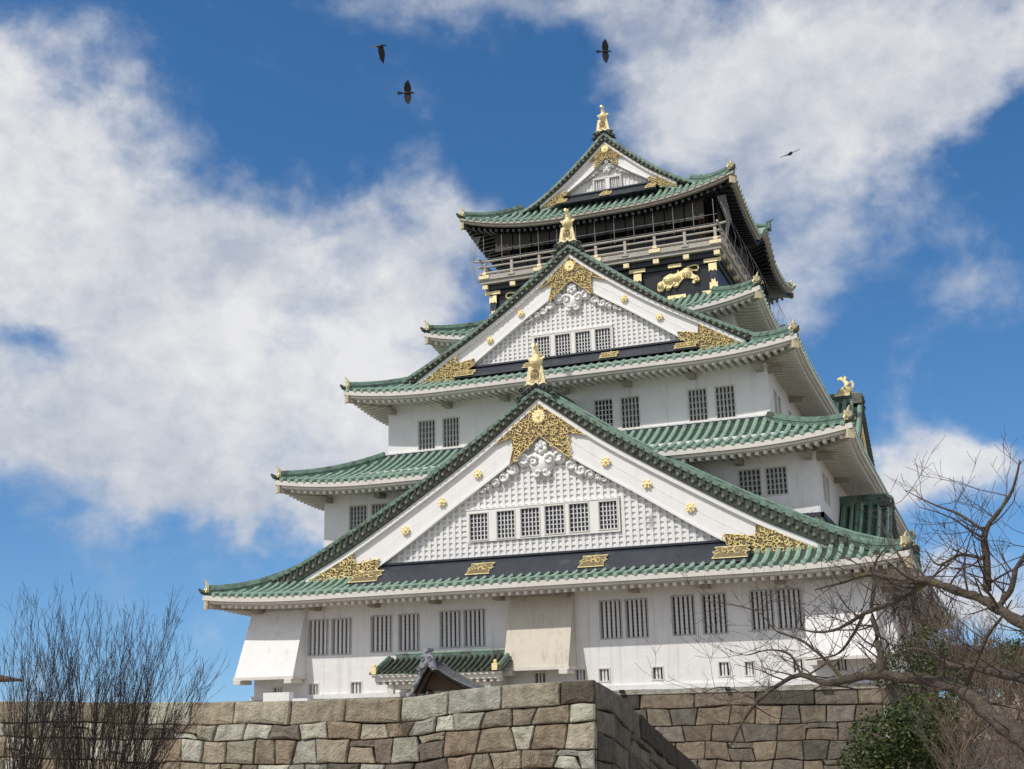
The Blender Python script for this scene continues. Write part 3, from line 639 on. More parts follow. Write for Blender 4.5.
# ------------------------------------------------------------------ stone-drop bays
def bay(x0,x1,cornerside=0):
    mb=MB(); top=.95;zb=-2.3;out=1.22;side=.22*cornerside
    xa=x0+(side if cornerside<0 else 0);xb=x1+(side if cornerside>0 else 0)
    yb=-23.71
    mb.hexa([(xa,yb-out,zb),(xb,yb-out,zb),(xb,yb+.0,zb),(xa,yb+.0,zb),(x0,yb-.12,top),(x1,yb-.12,top),(x1,yb+.0,top),(x0,yb+.0,top)])
    o=mb.build('stone_drop_bay','bay' if cornerside==0 else 'plaster',castle)
    l=MB(); l.box(xa-.05,xb+.05,yb-out-.06,yb-out+.1,zb-.14,zb-.003); l.box(xa-.05,xa+.12,yb-out+.1,yb,zb-.14,zb-.003); l.box(xb-.12,xb+.05,yb-out+.1,yb,zb-.14,zb-.003)
    for x in(xa+.02,xb-.42): l.box(x,x+.4,yb-out-.12,yb-.3,zb-.34,zb-.143)
    split_build(l,'bay_sill','trim',o)
bay(-15.25,-12.15,-1);bay(-1.15,1.98);bay(12.45,15.25,1)
mb=MB(); mb.hexa([(15.12,-23.68,-2.3),(16.4,-24.2,-2.3),(16.4,-20.4,-2.3),(15.12,-20.4,-2.3),(15.12,-23.68,.95),(15.25,-23.7,.95),(15.25,-20.9,.95),(15.12,-20.9,.95)]); mb.build('stone_drop_bay','plaster',castle)
# ------------------------------------------------------------------ top storey
mb=MB(); mb.box(-7.1,7.1,-10.4,10.4,17.9,21.25); low=mb.build('top_storey','black',castle)
mb=MB(); mb.box(-6.3,6.3,-9.5,9.5,21.3,26.2); up_=mb.build('lookout_room','black',castle)
mb=MB()
for i in range(11):
    x=-6.66+i*1.22; mb.box(x,x+1.14,-10.75,-10.72,23.72,25.05)
for i in range(16):
    y=-9.3+i*1.18; mb.box(7.2,7.23,y,y+1.1,23.72,25.05)
split_build(mb,'brown_blind','blind',up_)
mb=MB()
for i in range(12): x=-6.16+i*1.12; mb.box(x-.06,x+.06,-9.62,-9.503,21.8,25.3)
for i in range(17): y=-9.36+i*1.18; mb.box(6.303,6.42,y-.06,y+.06,21.8,25.3)
mb.box(-6.3,6.3,-9.63,-9.503,23.62,23.74);split_build(mb,'room_post','timber',up_)
mb=MB(); mb.box(-7.6,7.6,-11.05,11.05,21.6,21.82); mb.box(-7.7,7.7,-11.15,11.15,21.825,22.12); deck=mb.build('balcony','rail',castle)
mb=MB(); mb.box(-7.35,7.35,-10.75,10.75,21.255,21.6); 
mb.box(-7.22,7.22,-10.52,10.52,20.95,21.25);mb.box(-7.22,7.22,-10.52,10.52,19.0,19.3);mb.build('balcony_beam','black',deck)
# rails
for nm,zz,r_,ext in(('top_rail',23.08,.07,.45),('middle_rail',22.72,.06,.2),('bottom_rail',22.3,.08,.1)):
    mb=MB()
    for a in(-1,1):
        mb.tube([(-7.55-ext,a*11.0,zz+.1*(ext>.3)),(-7.2,a*11.0,zz),(7.2,a*11.0,zz),(7.55+ext,a*11.0,zz+.1*(ext>.3))],r_,6); mb.tube([(a*7.55,-11.0-ext,zz+.1*(ext>.3)),(a*7.55,-10.6,zz),(a*7.55,10.6,zz),(a*7.55,11.0+ext,zz+.1*(ext>.3))],r_,6)
    mb.build(nm,'rail',deck)
mb=MB();g=MB()
for i in range(-4,5):
    x=i*1.83
    for a in(-1,1):
        mb.box(x-.08,x+.08,a*11.0-.08,a*11.0+.08,22.12,22.95)
    tall=(i%2==0)
    if tall:
        g.box(x-.34,x+.34,-11.20,-11.152,21.9,22.12); g.box(x-.13,x+.13,-11.10,-10.9,22.2,22.36)
    else: mb.box(x-.2,x+.2,-11.2,-11.151,21.95,22.1)
    g.box(x-.17,x+.17,-11.0,-10.751,21.28,21.56)      # beam ends under the deck
for i in range(-5,6):
    for a in(-1,1):
        y=i*2.0; mb.box(a*7.55-.08,a*7.55+.08,y-.08,y+.08,22.12,22.95); g.box(a*7.35 if a>0 else -7.6,7.6 if a>0 else -7.351,y-.17,y+.17,21.28,21.56) if a>0 else None
    g.box(7.701,7.76,i*2.0-.35,i*2.0+.35,21.92,22.2)
split_build(mb,'rail_post','rail',deck); split_build(g,'gold_fitting','goldpale',deck)
# posts, gold caps and tiger panels of the black storey
for x in(-6.95,-2.4,2.4,6.95):
    p=MB();p.box(x-.2,x+.2,-10.60,-10.402,19.3,20.95);P_=p.build('pilaster','navy',low)
    q=MB()
    q.box(x-.5,x+.5,-10.66,-10.53,20.98,21.2)
    q.prism([(x-.24,20.4),(x-.1,20.5),(x,20.42),(x+.1,20.5),(x+.24,20.4),(x+.24,20.9),(x-.24,20.9)],-10.64,-10.603)
    q.prism([(x-.24,19.32),(x+.24,19.32),(x+.24,19.75),(x+.14,19.68),(x+.1,19.95),(x,19.85),(x-.1,19.95),(x-.14,19.68),(x-.24,19.75)],-10.64,-10.603)
    q.prism([(x-.75,19.05),(x+.3,19.05),(x+.3,19.27),(x-.75,19.27),(x-.6,19.16)],-10.6,-10.525)
    split_build(q,'gold_cap','gold',P_)
mb=MB()
for x in(-4.7,0,4.7): mb.box(x-.55,x+.55,-10.6,-10.525,19.04,19.26); mb.box(x-.4,x+.4,-10.66,-10.53,20.98,21.18)
split_build(mb,'gold_strip','gold',low)
TG=[(0,.30),(.02,.62),(.12,.86),(.3,.95),(.42,.9),(.55,1.12),(.85,1.38),(1.15,1.5),(1.5,1.42),(1.75,1.5),(1.8,1.78),(1.88,1.55),(2.1,1.62),(2.35,1.8),(2.6,1.86),(2.85,1.75),(3.0,1.5),(2.98,1.3),(3.15,1.12),(3.42,.98),(3.55,.72),(3.5,.52),(3.3,.5),(3.1,.38),(2.95,.42),(2.98,.62),(3.12,.7),(2.9,.85),(2.6,.92),(2.3,1.0),(2.1,.8),(1.9,.62),(1.75,.4),(1.55,.22),(1.38,.26),(1.42,.42),(1.6,.6),(1.35,.55),(1.15,.3),(.95,.08),(.75,.1),(.72,.22),(.9,.4),(.75,.5),(.6,.32),(.4,.12),(.2,0),(.1,.1)]
def tiger(x0,z0,k,mir=1):
    mb=MB(); pts=[(x0+mir*x*k,z0+z*k) for x,z in TG]
    if mir<0: pts=pts[::-1]
    y=-10.405
    mb.prism(pts[::-1] if False else pts,y-.12,y)
    # rounded body masses, legs, head and the curled tail
    def E(x,z,rx,rz,ry=.16): mb.ball((x0+mir*x*k,y-.1,z0+z*k),rx*k,ry,rz*k,10,6)
    E(.28,.55,.28,.32,.26);E(.95,1.0,.45,.38,.22);E(1.6,1.1,.45,.3,.2);E(2.5,1.35,.42,.38,.24);E(3.25,.8,.22,.2);E(3.3,.6,.2,.13);E(.9,.25,.2,.13);E(1.5,.35,.16,.12);E(.3,.12,.2,.12)
    mb.tube([(x0+mir*x*k,y-.12,z0+z*k) for x,z in((2.8,1.65),(3.1,1.5),(3.4,1.45),(3.55,1.62),(3.5,1.85),(3.25,1.95),(2.95,1.92),(2.6,1.86))],.065*k,6)
    for i in range(9):
        x=.6+i*.26; mb.tube([(x0+mir*x*k,y-.27,z0+1.15*k),(x0+mir*(x+.08)*k,y-.29,z0+1.0*k),(x0+mir*(x+.02)*k,y-.26,z0+.85*k)],.025,4)
    mb.build('tiger_relief','gold',low)
tiger(3.55,19.58,.72);tiger(-3.55,19.58,.72,-1)
# safety net poles and wires
mb=MB()
for i in range(-6,7): mb.tube([(i*1.22,-11.06,22.9),(i*1.22,-11.12,24.7)],.018,4)
for z in(23.75,23.2): mb.tube([(-7.5,-11.07,z),(7.5,-11.07,z)],.014,4)
for i in range(12):
    y=-10.9+i*1.98
    for a in(-1,1): mb.tube([(a*7.6,y,24.9),(a*7.95,y,24.0),(a*8.15,y,23.0),(a*8.0,y,22.2),(a*7.75,y,21.7)],.018,4)
for i in range(8):
    for a in(-1,1): mb.tube([(a*(7.6+.07*i),-11.1-.02*i,24.8),(a*(8.05+.04*i),-11.1,23.2),(a*(7.8),-11.1,21.7)],.008,3)
split_build(mb,'net_pole','wire',castle)
# little green finial tops on the curved side eaves
for a in(-1,1):
    mb=MB(); mb.tube([(a*8.9,0,26.75),(a*6.2,0,27.6)],.18,6); mb.box(a*8.9-.12,a*8.9+.12,-.35,.35,26.6,27.1); mb.tube([(a*8.9,0,27.1),(a*9.25,0,27.35)],[.12,.03],5); mb.build('curved_gable_ridge','ridge',castle)
# ------------------------------------------------------------------ entrance canopy against the ground storey
cx0,cx1=-7.3,-.85
mb=MB();yf=-26.0;ye=-24.35
mb.grid([[(cx0-.15+(cx1-cx0+.3)*i/12,yf+(ye-yf)*j/4,-2.42+.72*(j/4)**1.3) for j in range(5)] for i in range(13)])
cn=mb.build('entrance_canopy','tilebed',castle)
mb=MB();n=22
for i in range(n+1):
    x=cx0+(cx1-cx0)*i/n
    mb.sweep([(x,yf-.05+(ye-yf)*j/4,-2.40+.72*(j/4)**1.3) for j in range(5)],[(-.08,-.02),(-.06,.07),(0,.1),(.06,.07),(.08,-.02)])
    mb.tube([(x,yf-.1,-2.37),(x,yf,-2.37)],.08,6)
mb.build('roof_tiles','verge',cn)
mb=MB();mb.box(cx0+.5,cx1,ye-.1,ye+.2,-1.82,-1.5);mb.tube([(cx0+.45,ye+.05,-1.47),(cx1+.05,ye+.05,-1.47)],.11,6);
for x in(cx0+.15,cx1-.15): mb.tube([(x,yf+.05,-2.28),(x,ye-.1,-1.62)],.12,6)
mb.build('canopy_ridge','ridge',cn)
mb=MB();mb.box(cx1-.02,cx1+.2,ye-.2,ye+.2,-1.85,-1.38);
for x in(cx0+.15,cx1-.25,): mb.box(x-.13,x+.13,yf-.12,yf+.08,-2.4,-2.1);mb.ball((x,yf-.02,-2.02),.09)
split_build(mb,'gold_fitting','gold',cn)
mb=MB();mb.box(cx0,cx1,yf+.05,yf+.25,-2.56,-2.45);mb.box(cx0+.1,cx1-.1,yf+.15,yf+.5,-2.75,-2.565);
for i in range(19): x=cx0+.2+(cx1-cx0-.4)*i/18; mb.box(x-.07,x+.07,yf+.2,yf+.6,-2.88,-2.755)
mb.box(cx0+.55,cx1-.5,yf+.55,-23.85,-3.1,-2.60)
for x in(cx0+.8,cx0+2.4,cx1-2.4,cx1-.8): mb.box(x-.15,x+.15,yf+.35,yf+.549,-3.3,-2.885)
mb.build('canopy_frame','trim',cn)
# ================================================================== stone walls, terrace and ground
def plain(o,kind='structure'): o['kind']=kind; return o
g=MB(); S_=2500
g.grid([[(-S_+S_*2*i/10,-S_+S_*2*j/10,-7.6) for j in range(11)] for i in range(11)]); plain(g.build('ground','ground'))
g=MB(); g.box(-70,8.9,-44.6,-43.6,-7.55,-3.95); g.box(-70,2.6,-43.597,-23.9,-7.55,-3.953); plain(g.build('terrace_ground','ground'))
def stones(name,P,Nn,u0,u1,ztop,rows,wr,palette,rng,darktop=0.0,topw=None,wob=.06,cut=None,gapo=.10):
    """courses of roughly squared stones. P(u,z) point on the face, Nn outward normal"""
    mb=MB();tints=[];Nn=Vector(Nn)
    def stone(poly,tint,bul):
        n=len(poly);cu=sum(p[0] for p in poly)/n;cz=sum(p[1] for p in poly)/n
        out_=[];base=len(mb.v)
        rnd=rng.uniform(-.03,.05)
        for k,(ins,off) in enumerate(((.018,-.22),(.018,-.02),(.05,.022+bul*.4),(.2,.03+bul))):
            for (u,z) in poly:
                du,dz=cu-u,cz-z;L=math.hypot(du,dz) or 1;q=min(ins,L*.45)
                out_.append(P(u+du/L*q,z+dz/L*q)+Nn*(off+rnd+(rng.uniform(-.014,.014) if k>=2 else 0)))
        out_.append(P(cu,cz)+Nn*(.03+bul+rnd))
        fs=[(k*n+i,k*n+(i+1)%n,(k+1)*n+(i+1)%n,(k+1)*n+i) for k in range(3) for i in range(n)]+[(3*n+i,3*n+(i+1)%n,4*n) for i in range(n)]
        mb.add(out_,fs); tints.extend([(*tint,1)]*(4*n+1))
    zt=[ztop]
    H=[0]
    for h in rows: H.append(H[-1]+h)
    def zb(k,u): return ztop(u)-H[k]*1.0+(0 if k==0 else wob*(noise.noise(Vector((u*.55,k*7.3,1.7)))*2+noise.noise(Vector((u*1.9,k*3.3,5.7)))))
    for k in range(len(rows)):
        u=u0
        while u<u1-.05:
            lo,hi=(topw if (k==0 and topw) else wr)
            w_=rng.uniform(lo,hi)
            if u1-(u+w_)<lo*.6: w_=u1-u
            a,b=u,u+w_
            if cut and cut(a,zb(k,a)): u=b; continue
            ja=getattr(stone,'j',0.0) if a>u0 else 0.0; jb=rng.uniform(-.09,.09) if (b<u1-.01 and k>0) else 0.0; stone.j=jb
            t=rng.choice(palette);v=rng.uniform(.78,1.18);t=tuple(c*v for c in t)
            if darktop and k==0 and rng.random()<darktop: t=tuple(c*.5 for c in t)
            def pol(a,b,ja,jb,f0=0,f1=1):
                Z=lambda uu,f:(1-f)*zb(k,uu)+f*zb(k+1,uu)
                r=lambda s=.02:rng.uniform(-s,s)
                c=min(.028,(b-a)*.05); 
                return [(a-ja+c,Z(a,f0)+r(.008)),((a+b)/2+r(.1),Z((a+b)/2,f0)+r(.012)),(b-jb-c,Z(b,f0)+r(.008)),(b-jb,Z(b,f0)-c),(b+r(),Z(b,(f0+f1)/2)),(b+jb,Z(b,f1)+c),(b+jb-c,Z(b,f1)),((a+b)/2+r(.1),Z((a+b)/2,f1)+r(.012)),(a+ja+c,Z(a,f1)),(a+ja,Z(a,f1)+c),(a+r(),Z(a,(f0+f1)/2)),(a-ja,Z(a,f0)-c)]
            if k>0 and rng.random()<.16 and w_>.35:
                f=rng.choice((.32,.62)); stone(pol(a,b,ja,jb*.0+jb*f,0,f),t,rng.uniform(-.005,.02)); t2=rng.choice(palette); stone(pol(a,b,ja,jb,f,1),t2,rng.uniform(-.005,.02))
            else: stone(pol(a,b,ja,jb),t,rng.uniform(-.01,.035))
            u=b
    root=mb.build(name,'stone',None,tints=tints)
    bk=MB(); n=60; Hb=H[-1]
    bk.grid([[P(u0+(u1-u0)*i/n,zb(0,u0+(u1-u0)*i/n)-.05-(Hb-.1)*j/6)-Nn*gapo for j in range(7)] for i in range(n+1)]); bk.build('joint_backing','gap',root)
    return root
rng=random.Random(11)
PALE=[(.31,.265,.19),(.34,.305,.23),(.40,.38,.30),(.25,.21,.15),(.30,.235,.165),(.33,.32,.265),(.20,.165,.125),(.46,.44,.36),(.27,.235,.175),(.17,.145,.115)]
zt_f=curve([(-60,-3.4),(-12,-3.43),(-5,-3.6),(0,-3.68),(4.2,-3.67),(4.75,-3.58),(6.7,-3.43),(9.55,-3.36)])
bast=stones('stone_rampart',lambda u,z:Vector((u,-45-.14*(-3.4-z),z)),(0,-1,.1),-40,9.55,zt_f,[.66,.46,.68,.50,.62,.5,.6],(.5,1.1),PALE,rng,.15,(1.4,2.0),.045)
tag(bast,'weathered pale brown stone rampart of irregular blocks, in front of the keep','stone wall')
zt_s=curve([(0,-3.40),(1.75,-3.66),(6,-4.78),(12.35,-6.34),(16,-7.3)])
side=stones('stair_wall',lambda u,z:Vector((9.55,-45.0+u,z)),(1,0,.05),0,15.5,zt_s,[.7,.66,.7,.66,.7,.7,.7],(.9,2.2),[(.17,.15,.12),(.14,.125,.105),(.20,.175,.14)],rng,.4,(1.6,2.6),.04)  # turned from the sun: shade put into darker tints, some top stones stained
tag(side,'shade-darkened, stained stone wall sloping down behind the corner of the rampart','stone wall')
f=MB(); f.add([(9.4,-44.9,-3.45),(9.4,-43.2,-3.75),(9.4,-39,-4.9),(9.4,-32.6,-6.45),(9.4,-29.5,-7.5),(9.4,-44.9,-7.5),(8.6,-44.9,-3.45),(8.6,-43.2,-3.75),(8.6,-39,-4.9),(8.6,-32.6,-6.45),(8.6,-29.5,-7.5),(8.6,-44.9,-7.5)],[(0,1,7,6),(1,2,8,7),(2,3,9,8),(3,4,10,9)]); f.build('wall_top','stone',side,tints=[(.16,.14,.11,1)]*12)
BR=[(.165,.135,.10),(.19,.16,.12),(.145,.125,.10),(.21,.17,.125),(.17,.15,.125),(.125,.11,.09)]
kb=stones('foundation_wall',lambda u,z:Vector((u,-24.02-.24*(-3.4-z),z)),(0,-1,.15),-17,15.35,lambda u:-3.40,[.84,.72,.7,.74,.66,.7],(.75,1.5),BR,rng,.25,(1.6,2.9),.06)
tag(kb,'brown stone base of squared blocks directly under the white keep','stone base')
e=stones('side_face',lambda u,z:Vector((15.35+.24*(-3.4-z),-24+u,z)),(1,0,.15),-.2,47.5,lambda u:-3.40,[.84,.72,.7,.74,.66,.7],(.8,1.6),BR,rng,.25,(1.6,2.9),.06); e.parent=kb
mb=MB(); mb.box(-16.8,15.5,-24.2,-23.83,-3.62,-3.43); mb.build('ledge','stone',kb,tints=[(.36,.34,.29,1)]*8)
mb=MB()
for x in(4.3,9.0,-13.1): mb.box(x-.1,x+.1,-24.36,-24.21,-3.55,-3.40)
split_build(mb,'drain_hole','crow',kb)
# low white parapet behind the rampart
mb=MB(); p0=(-4.15,-40,-3.58); p1=(-3.11,-40,-3.61); mb.box(p0[0],p1[0],-40,-39.7,-3.9,p0[2]+.24); mb.box(p1[0]+.1,p1[0]+.7,-39.95,-39.75,-3.9,p0[2]+.02)
tag(mb.build('low_parapet','plaster'),'low white plaster parapet just above the rampart at the left foot of the keep','parapet')
# ------------------------------------------------------------------ small dark-tiled gate between rampart and keep
gate=empty('gate_building',(0,0,0)); tag(gate,'small gate with a dark grey tiled gable roof and silver ridge ornament behind the rampart','gate')
GP=[(x,z) for x,_,z in [(0.6,-38,-3.63),(0.83,-38,-3.27),(1.07,-38,-2.86),(1.26,-38,-2.6),(1.49,-38,-2.64),(1.83,-38,-2.89),(2.25,-38,-3.14),(2.7,-38,-3.35),(3.07,-38,-3.5),(3.29,-38,-3.7)]]
mb=MB(); ap=GP[3]
n=len(GP)
for y0,y1 in((-38.0,-37.0),):
    mb.grid([[(x,y0,z),(x,y0,z+.14),(x,y1,z+.14),(x,y1,z)] for x,z in GP])
rf=mb.build('tiled_roof','grey_tile',gate)
mb=MB()
y=-37.9
while y<-37.05:
    mb.tube([(x,y,z+.15) for x,z in GP],.05,5); y+=.24
mb.tube([(x,-38.02,z+.10) for x,z in GP],.07,6); mb.build('roof_tiles','grey_tile',rf)
mb=MB()
mb.tube([(x,-38.1,z+.05) for x,z in GP[:4]],.06,6); 
for x,z in GP[:4]: mb.ball((x-.02,-38.15,z+.08),.1)
mb.build('verge_tiles','silver_tile',rf)
mb=MB(); mb.box(ap[0]-.1,ap[0]+.16,-38.0,-37.0,ap[1]+.03,ap[1]+.2); mb.build('main_ridge','grey_tile',rf)
o=MB(); x=ap[0]+.05; z=ap[1]
o.prism([(x-.32,z-.12),(x-.22,z+.18),(x-.15,z+.42),(x-.06,z+.52),(x+.08,z+.52),(x+.17,z+.42),(x+.24,z+.18),(x+.36,z-.12),(x+.12,z-.02),(x,z+.06),(x-.12,z-.02)],-38.25,-38.02)
for a in(-1,1): spiral(o,(x+a*.15,-38.28,z+.28),(a,0,0),(0,0,1),.11,1.3,.035); spiral(o,(x+a*.26,-38.28,z-.03),(a,0,0),(0,0,-1),.09,1.2,.03)
o.cyl((x,-38.3,z+.60),(0,1,0),.09,.5,10); o.ball((x,-38.27,z+.12),.09)
o.build('ridge_ornament','silver_tile',rf)
mb=MB()
poly=[(a,b-.02) for a,b in GP[1:8]]; zb=min(p[1] for p in poly); mb.prism([(poly[0][0]+.12,zb-.05)]+[(a,b-.1) for a,b in poly[1:-1]]+[(poly[-1][0]-.1,zb-.05)],-37.5,-37.4)
mb.box(poly[0][0]+.2,poly[0][0]+.35,-37.5,-37.3,-3.95,zb); mb.box(poly[-1][0]-.4,poly[-1][0]-.2,-37.5,-37.3,-3.95,zb); mb.build('timber_frame','timber',gate)
mb=MB()
for a,b in((0,3),(3,8)): mb.tube([(GP[i][0],-37.8,GP[i][1]-.1) for i in range(a,b+1)],.05,4)
mb.build('bargeboard','timber',gate)
# ------------------------------------------------------------------ pavilion at the far left
pv=(-26.03,-32,-1.98); tip=(-22.61,-32,-2.08); hw_=tip[0]-pv[0]
pav=empty('pavilion',(pv[0]-5.7,-32+hw_,-3.9)); tag(pav,'small pavilion with a brown thatched roof, only its right corner in view above the rampart','pavilion')
zz=tip[2]+3.9
mb=MB(); ch=hw_; hgt=1.3
mb.add([(-ch,-ch,zz),(ch,-ch,zz),(ch,ch,zz),(-ch,ch,zz),(-ch*.97,-ch*.97,zz+.12),(ch*.97,-ch*.97,zz+.12),(ch*.97,ch*.97,zz+.12),(-ch*.97,ch*.97,zz+.12),(-ch*.5,-ch*.5,zz+.6),(ch*.5,-ch*.5,zz+.6),(ch*.5,ch*.5,zz+.6),(-ch*.5,ch*.5,zz+.6),(0,0,zz+hgt)],
 [(0,3,2,1)]+[(i,(i+1)%4,4+(i+1)%4,4+i) for i in range(4)]+[(4+i,4+(i+1)%4,8+(i+1)%4,8+i) for i in range(4)]+[(8+i,8+(i+1)%4,12) for i in range(4)])
MT['thatch']=mat('thatch',(.11,.065,.04),.9,var=.35,vscale=8,bump=.6,bscale=30); mb.build('roof','thatch',pav)
for a in(-1,1):
    for b in(-1,1):
        mb=MB(); mb.box(a*ch*.7-.08,a*ch*.7+.08,b*ch*.7-.08,b*ch*.7+.08,0,zz); mb.build('post','timber',pav)
# ================================================================== crows
cr=Vector((0.93217566,0.36122414,-0.0237837)); cu=Vector((0.11412601,-0.23089318,0.96626269)); cf=Vector((-0.34354592,0.9034409,0.25645807))
def crow(pos,fwd,left,up,label,dih=.12,span=1.0,fold=1.0):
    X=Vector(fwd).normalized(); U=Vector(up); Y=U.cross(X).normalized(); U=X.cross(Y).normalized()
    if Y.dot(Vector(left))<0: pass
    xf=Matrix((X,Y,U)).transposed().to_4x4(); xf.translation=Vector(pos)
    b=MB(xf); b.tube([(-.20,0,0),(-.12,0,0),(0,0,0),(.1,0,.01),(.17,0,.015),(.21,0,.02),(.245,0,.02),(.26,0,.015),(.32,0,.0)],[.03,.055,.07,.062,.042,.042,.035,.02,.006],8)
    o=b.build('crow','crow',None,smooth=True); tag(o,label,'bird','crows flying around the keep')
    t=MB(xf); t.add([(-.17,-.03,.01),(-.17,.03,.01),(-.40,.075,0),(-.425,.03,0),(-.43,0,0),(-.425,-.03,0),(-.40,-.075,0)]+[(-.17,-.03,-.01),(-.17,.03,-.01),(-.40,.075,-.01),(-.425,.03,-.01),(-.43,0,-.01),(-.425,-.03,-.01),(-.40,-.075,-.01)],
        [tuple(range(7)),tuple(range(13,6,-1))]+[(i,i+7,(i+1)%7+7,(i+1)%7) for i in range(7)]); t.build('tail','crow',o)
    for s in(-1,1):
        q=fold if s>0 else 1.0
        pl=[(.13,.03),(.17,.18),(.15,.30),(.10,.40),(.06,.50),(.0,.53),(.02,.47),(-.05,.50),(-.03,.43),(-.10,.45),(-.07,.38),(-.14,.38),(-.11,.31),(-.15,.22),(-.14,.12),(-.12,.03)]
        def zf(y): return dih*y*2+(.12*y*(1-y*1.6))
        A=[(x,s*y*span*q,zf(y)+.008) for x,y in pl];B=[(x,s*y*span*q,zf(y)-.008) for x,y in pl];n=len(pl)
        w_=MB(xf); w_.add(A+B,[tuple(range(n)),tuple(range(2*n-1,n-1,-1))]+[(i,i+n,(i+1)%n+n,(i+1)%n) for i in range(n)]); w_.build('wing','crow',o)
PA=(-0.94,-35.02,21.6);PB=(-4.71,-30.24,27.32);PC=(5.89,-27.69,25.92);PD=(14.58,-32.62,16.77)
crow(PA,cr*1.0+cu*.03+cf*.1,cu,-cf*1.0,'black crow with both wings spread, just below another crow left of the roof peak',.12)
crow(PB,cr*1.0+cu*.12,cu,-cf*.8+cu*.45,'black crow with one wing hanging down, leftmost and highest in the sky',-.55,1.2,1.0)
crow(PC,cr*.96+cu*.05+cf*.1,cu,-cf*1.0-cr*.25,'black crow with narrow spread wings gliding above the roof peak',.05,1.1)
crow(PD,cr*.5+cu*.3+cf*.75,cu,cu*.80-cr*.50-cf*.3,'black crow seen edge-on gliding to the right of the roof peak',.0,.85)
# ================================================================== vegetation
def tubes_fast(mb,p,r): mb.tube(p,r,4 if max(r)<.02 else 6,caps=False)
def grow(mb,p,d,L,r,lev,rng,up=.25,spread=.7,seg=4,kids=(3,5),curl=.25,minr=.003,klen=.6):
    p=Vector(p);d=Vector(d).normalized();pts=[p.copy()];rr=[r]
    for i in range(seg):
        d=(d+Vector((rng.uniform(-1,1),rng.uniform(-1,1),rng.uniform(-1,1)))*curl+Vector((0,0,up*.3))).normalized()
        p=p+d*(L/seg);pts.append(p.copy());rr.append(max(minr,r*(1-.75*(i+1)/seg)))
    mb.tube(pts,rr,3 if r<.012 else 5,caps=False)
    if lev>0:
        for k in range(rng.randint(*kids)):
            t=rng.uniform(.25,1.0)*seg;i=min(int(t),seg-1);q=pts[i].lerp(pts[i+1],t-i)
            dd=(pts[i+1]-pts[i]).normalized()+Vector((rng.uniform(-1,1),rng.uniform(-1,1),rng.uniform(-.7,1)))*spread
            grow(mb,q,dd,L*rng.uniform(.7,1.1)*klen,max(minr,rr[i]*.55),lev-1,rng,up,spread,max(2,seg-1),kids,curl,minr,klen)
# --- bare shrubs in front of the rampart
def bare_shrub(pts_,label,rng,tops,group):
    root=empty('bare_shrub',pts_); tag(root,label,'shrub',group); b=Vector(pts_)
    inv=Matrix.Translation(-b); st=MB(inv);tw=MB(inv)
    for (t_,r0) in tops:
        t_=Vector(t_); s=b+Vector((rng.uniform(-.35,.35),rng.uniform(-.3,.3),0)); n=9;pts=[]
        bow=Vector((rng.uniform(-.12,.12),rng.uniform(-.2,.2),0))
        for i in range(n+1):
            q=i/n; base=s.lerp(t_,q); h=Vector((s.x+(t_.x-s.x)*q**1.15,base.y,base.z)); pts.append(h+bow*math.sin(q*3)+Vector((rng.uniform(-.02,.02),rng.uniform(-.02,.02),0)))
        rr=[max(.004,r0*(1-.85*i/n)) for i in range(n+1)]
        st.tube(pts,rr,5,caps=False)
        for i in range(2,n):
            for k in range(rng.randint(1,4)):
                q=pts[i].lerp(pts[i+1],rng.random()); d=(pts[i+1]-pts[i]).normalized()+Vector((rng.uniform(-.75,.75),rng.uniform(-.6,.6),rng.uniform(-.1,.3)))
                grow(tw,q,d,rng.uniform(.35,.95)*(1.15-.5*i/n),rr[i]*.5,1,rng,.35,.5,4,(1,3),.12,.0028,.6)
    st.build('stems','shrubtwig',root); tw.build('twigs','shrubtwig',root)
rng=random.Random(5)
def jit(t,rng): return (t[0]+rng.uniform(-.36,.3),t[1]+rng.uniform(-.5,.5),t[2]-rng.random()**1.4*1.0-.06)
YS=-56.0
TOPS=[(-0.83,-56,-2.31),(-0.29,-56,-2.66),(0.21,-56,-1.48),(0.07,-56,-1.14),(0.73,-56,-1.73),(1.06,-56,-2.39),(1.51,-56,-2.94),(0.07,-56,-3.42),(-0.58,-56,-3.83)]
TOPS2=[(0.92,-56.2,-1.32),(1.43,-56.2,-1.56),(1.85,-56.2,-1.84),(2.21,-56.2,-2.02),(1.39,-56.2,-2.62),(2.55,-56.2,-2.46),(0.83,-56.2,-2.39),(0.73,-56.2,-2.81),(1.84,-56.2,-2.64)]
TOPS3=[(2.93,-56.4,-1.86),(3.42,-56.4,-1.68),(3.81,-56.4,-1.91),(4.14,-56.4,-1.96),(4.42,-56.4,-2.54),(4.61,-56.4,-2.95),(4.4,-56.4,-3.54),(3.24,-56.4,-2.7),(3.6,-56.4,-2.51),(2.69,-56.4,-2.16),(2.46,-56.4,-2.46),(4.74,-56.4,-3.19)]
B1=(0.08,-56,-5.7);B2=(1.77,-56.2,-5.68);B3=(2.82,-56.4,-5.66)
bare_shrub((B1[0],-56,B1[2]-.6),'bare dark twiggy shrub at the left edge of the picture, leftmost of three',rng,[(jit(t,rng),rng.uniform(.009,.018)) for t in TOPS*4],'bare shrubs before the rampart')
bare_shrub((B2[0],-56.2,B2[2]-.6),'bare dark twiggy shrub in front of the rampart, middle of the three at left',rng,[(jit(t,rng),rng.uniform(.009,.018)) for t in TOPS2*4],'bare shrubs before the rampart')
bare_shrub((B3[0],-56.4,B3[2]-.6),'bare dark twiggy shrub fanning to the right, nearest the keep of three',rng,[(jit(t,rng),rng.uniform(.009,.018)) for t in TOPS3*4],'bare shrubs before the rampart')
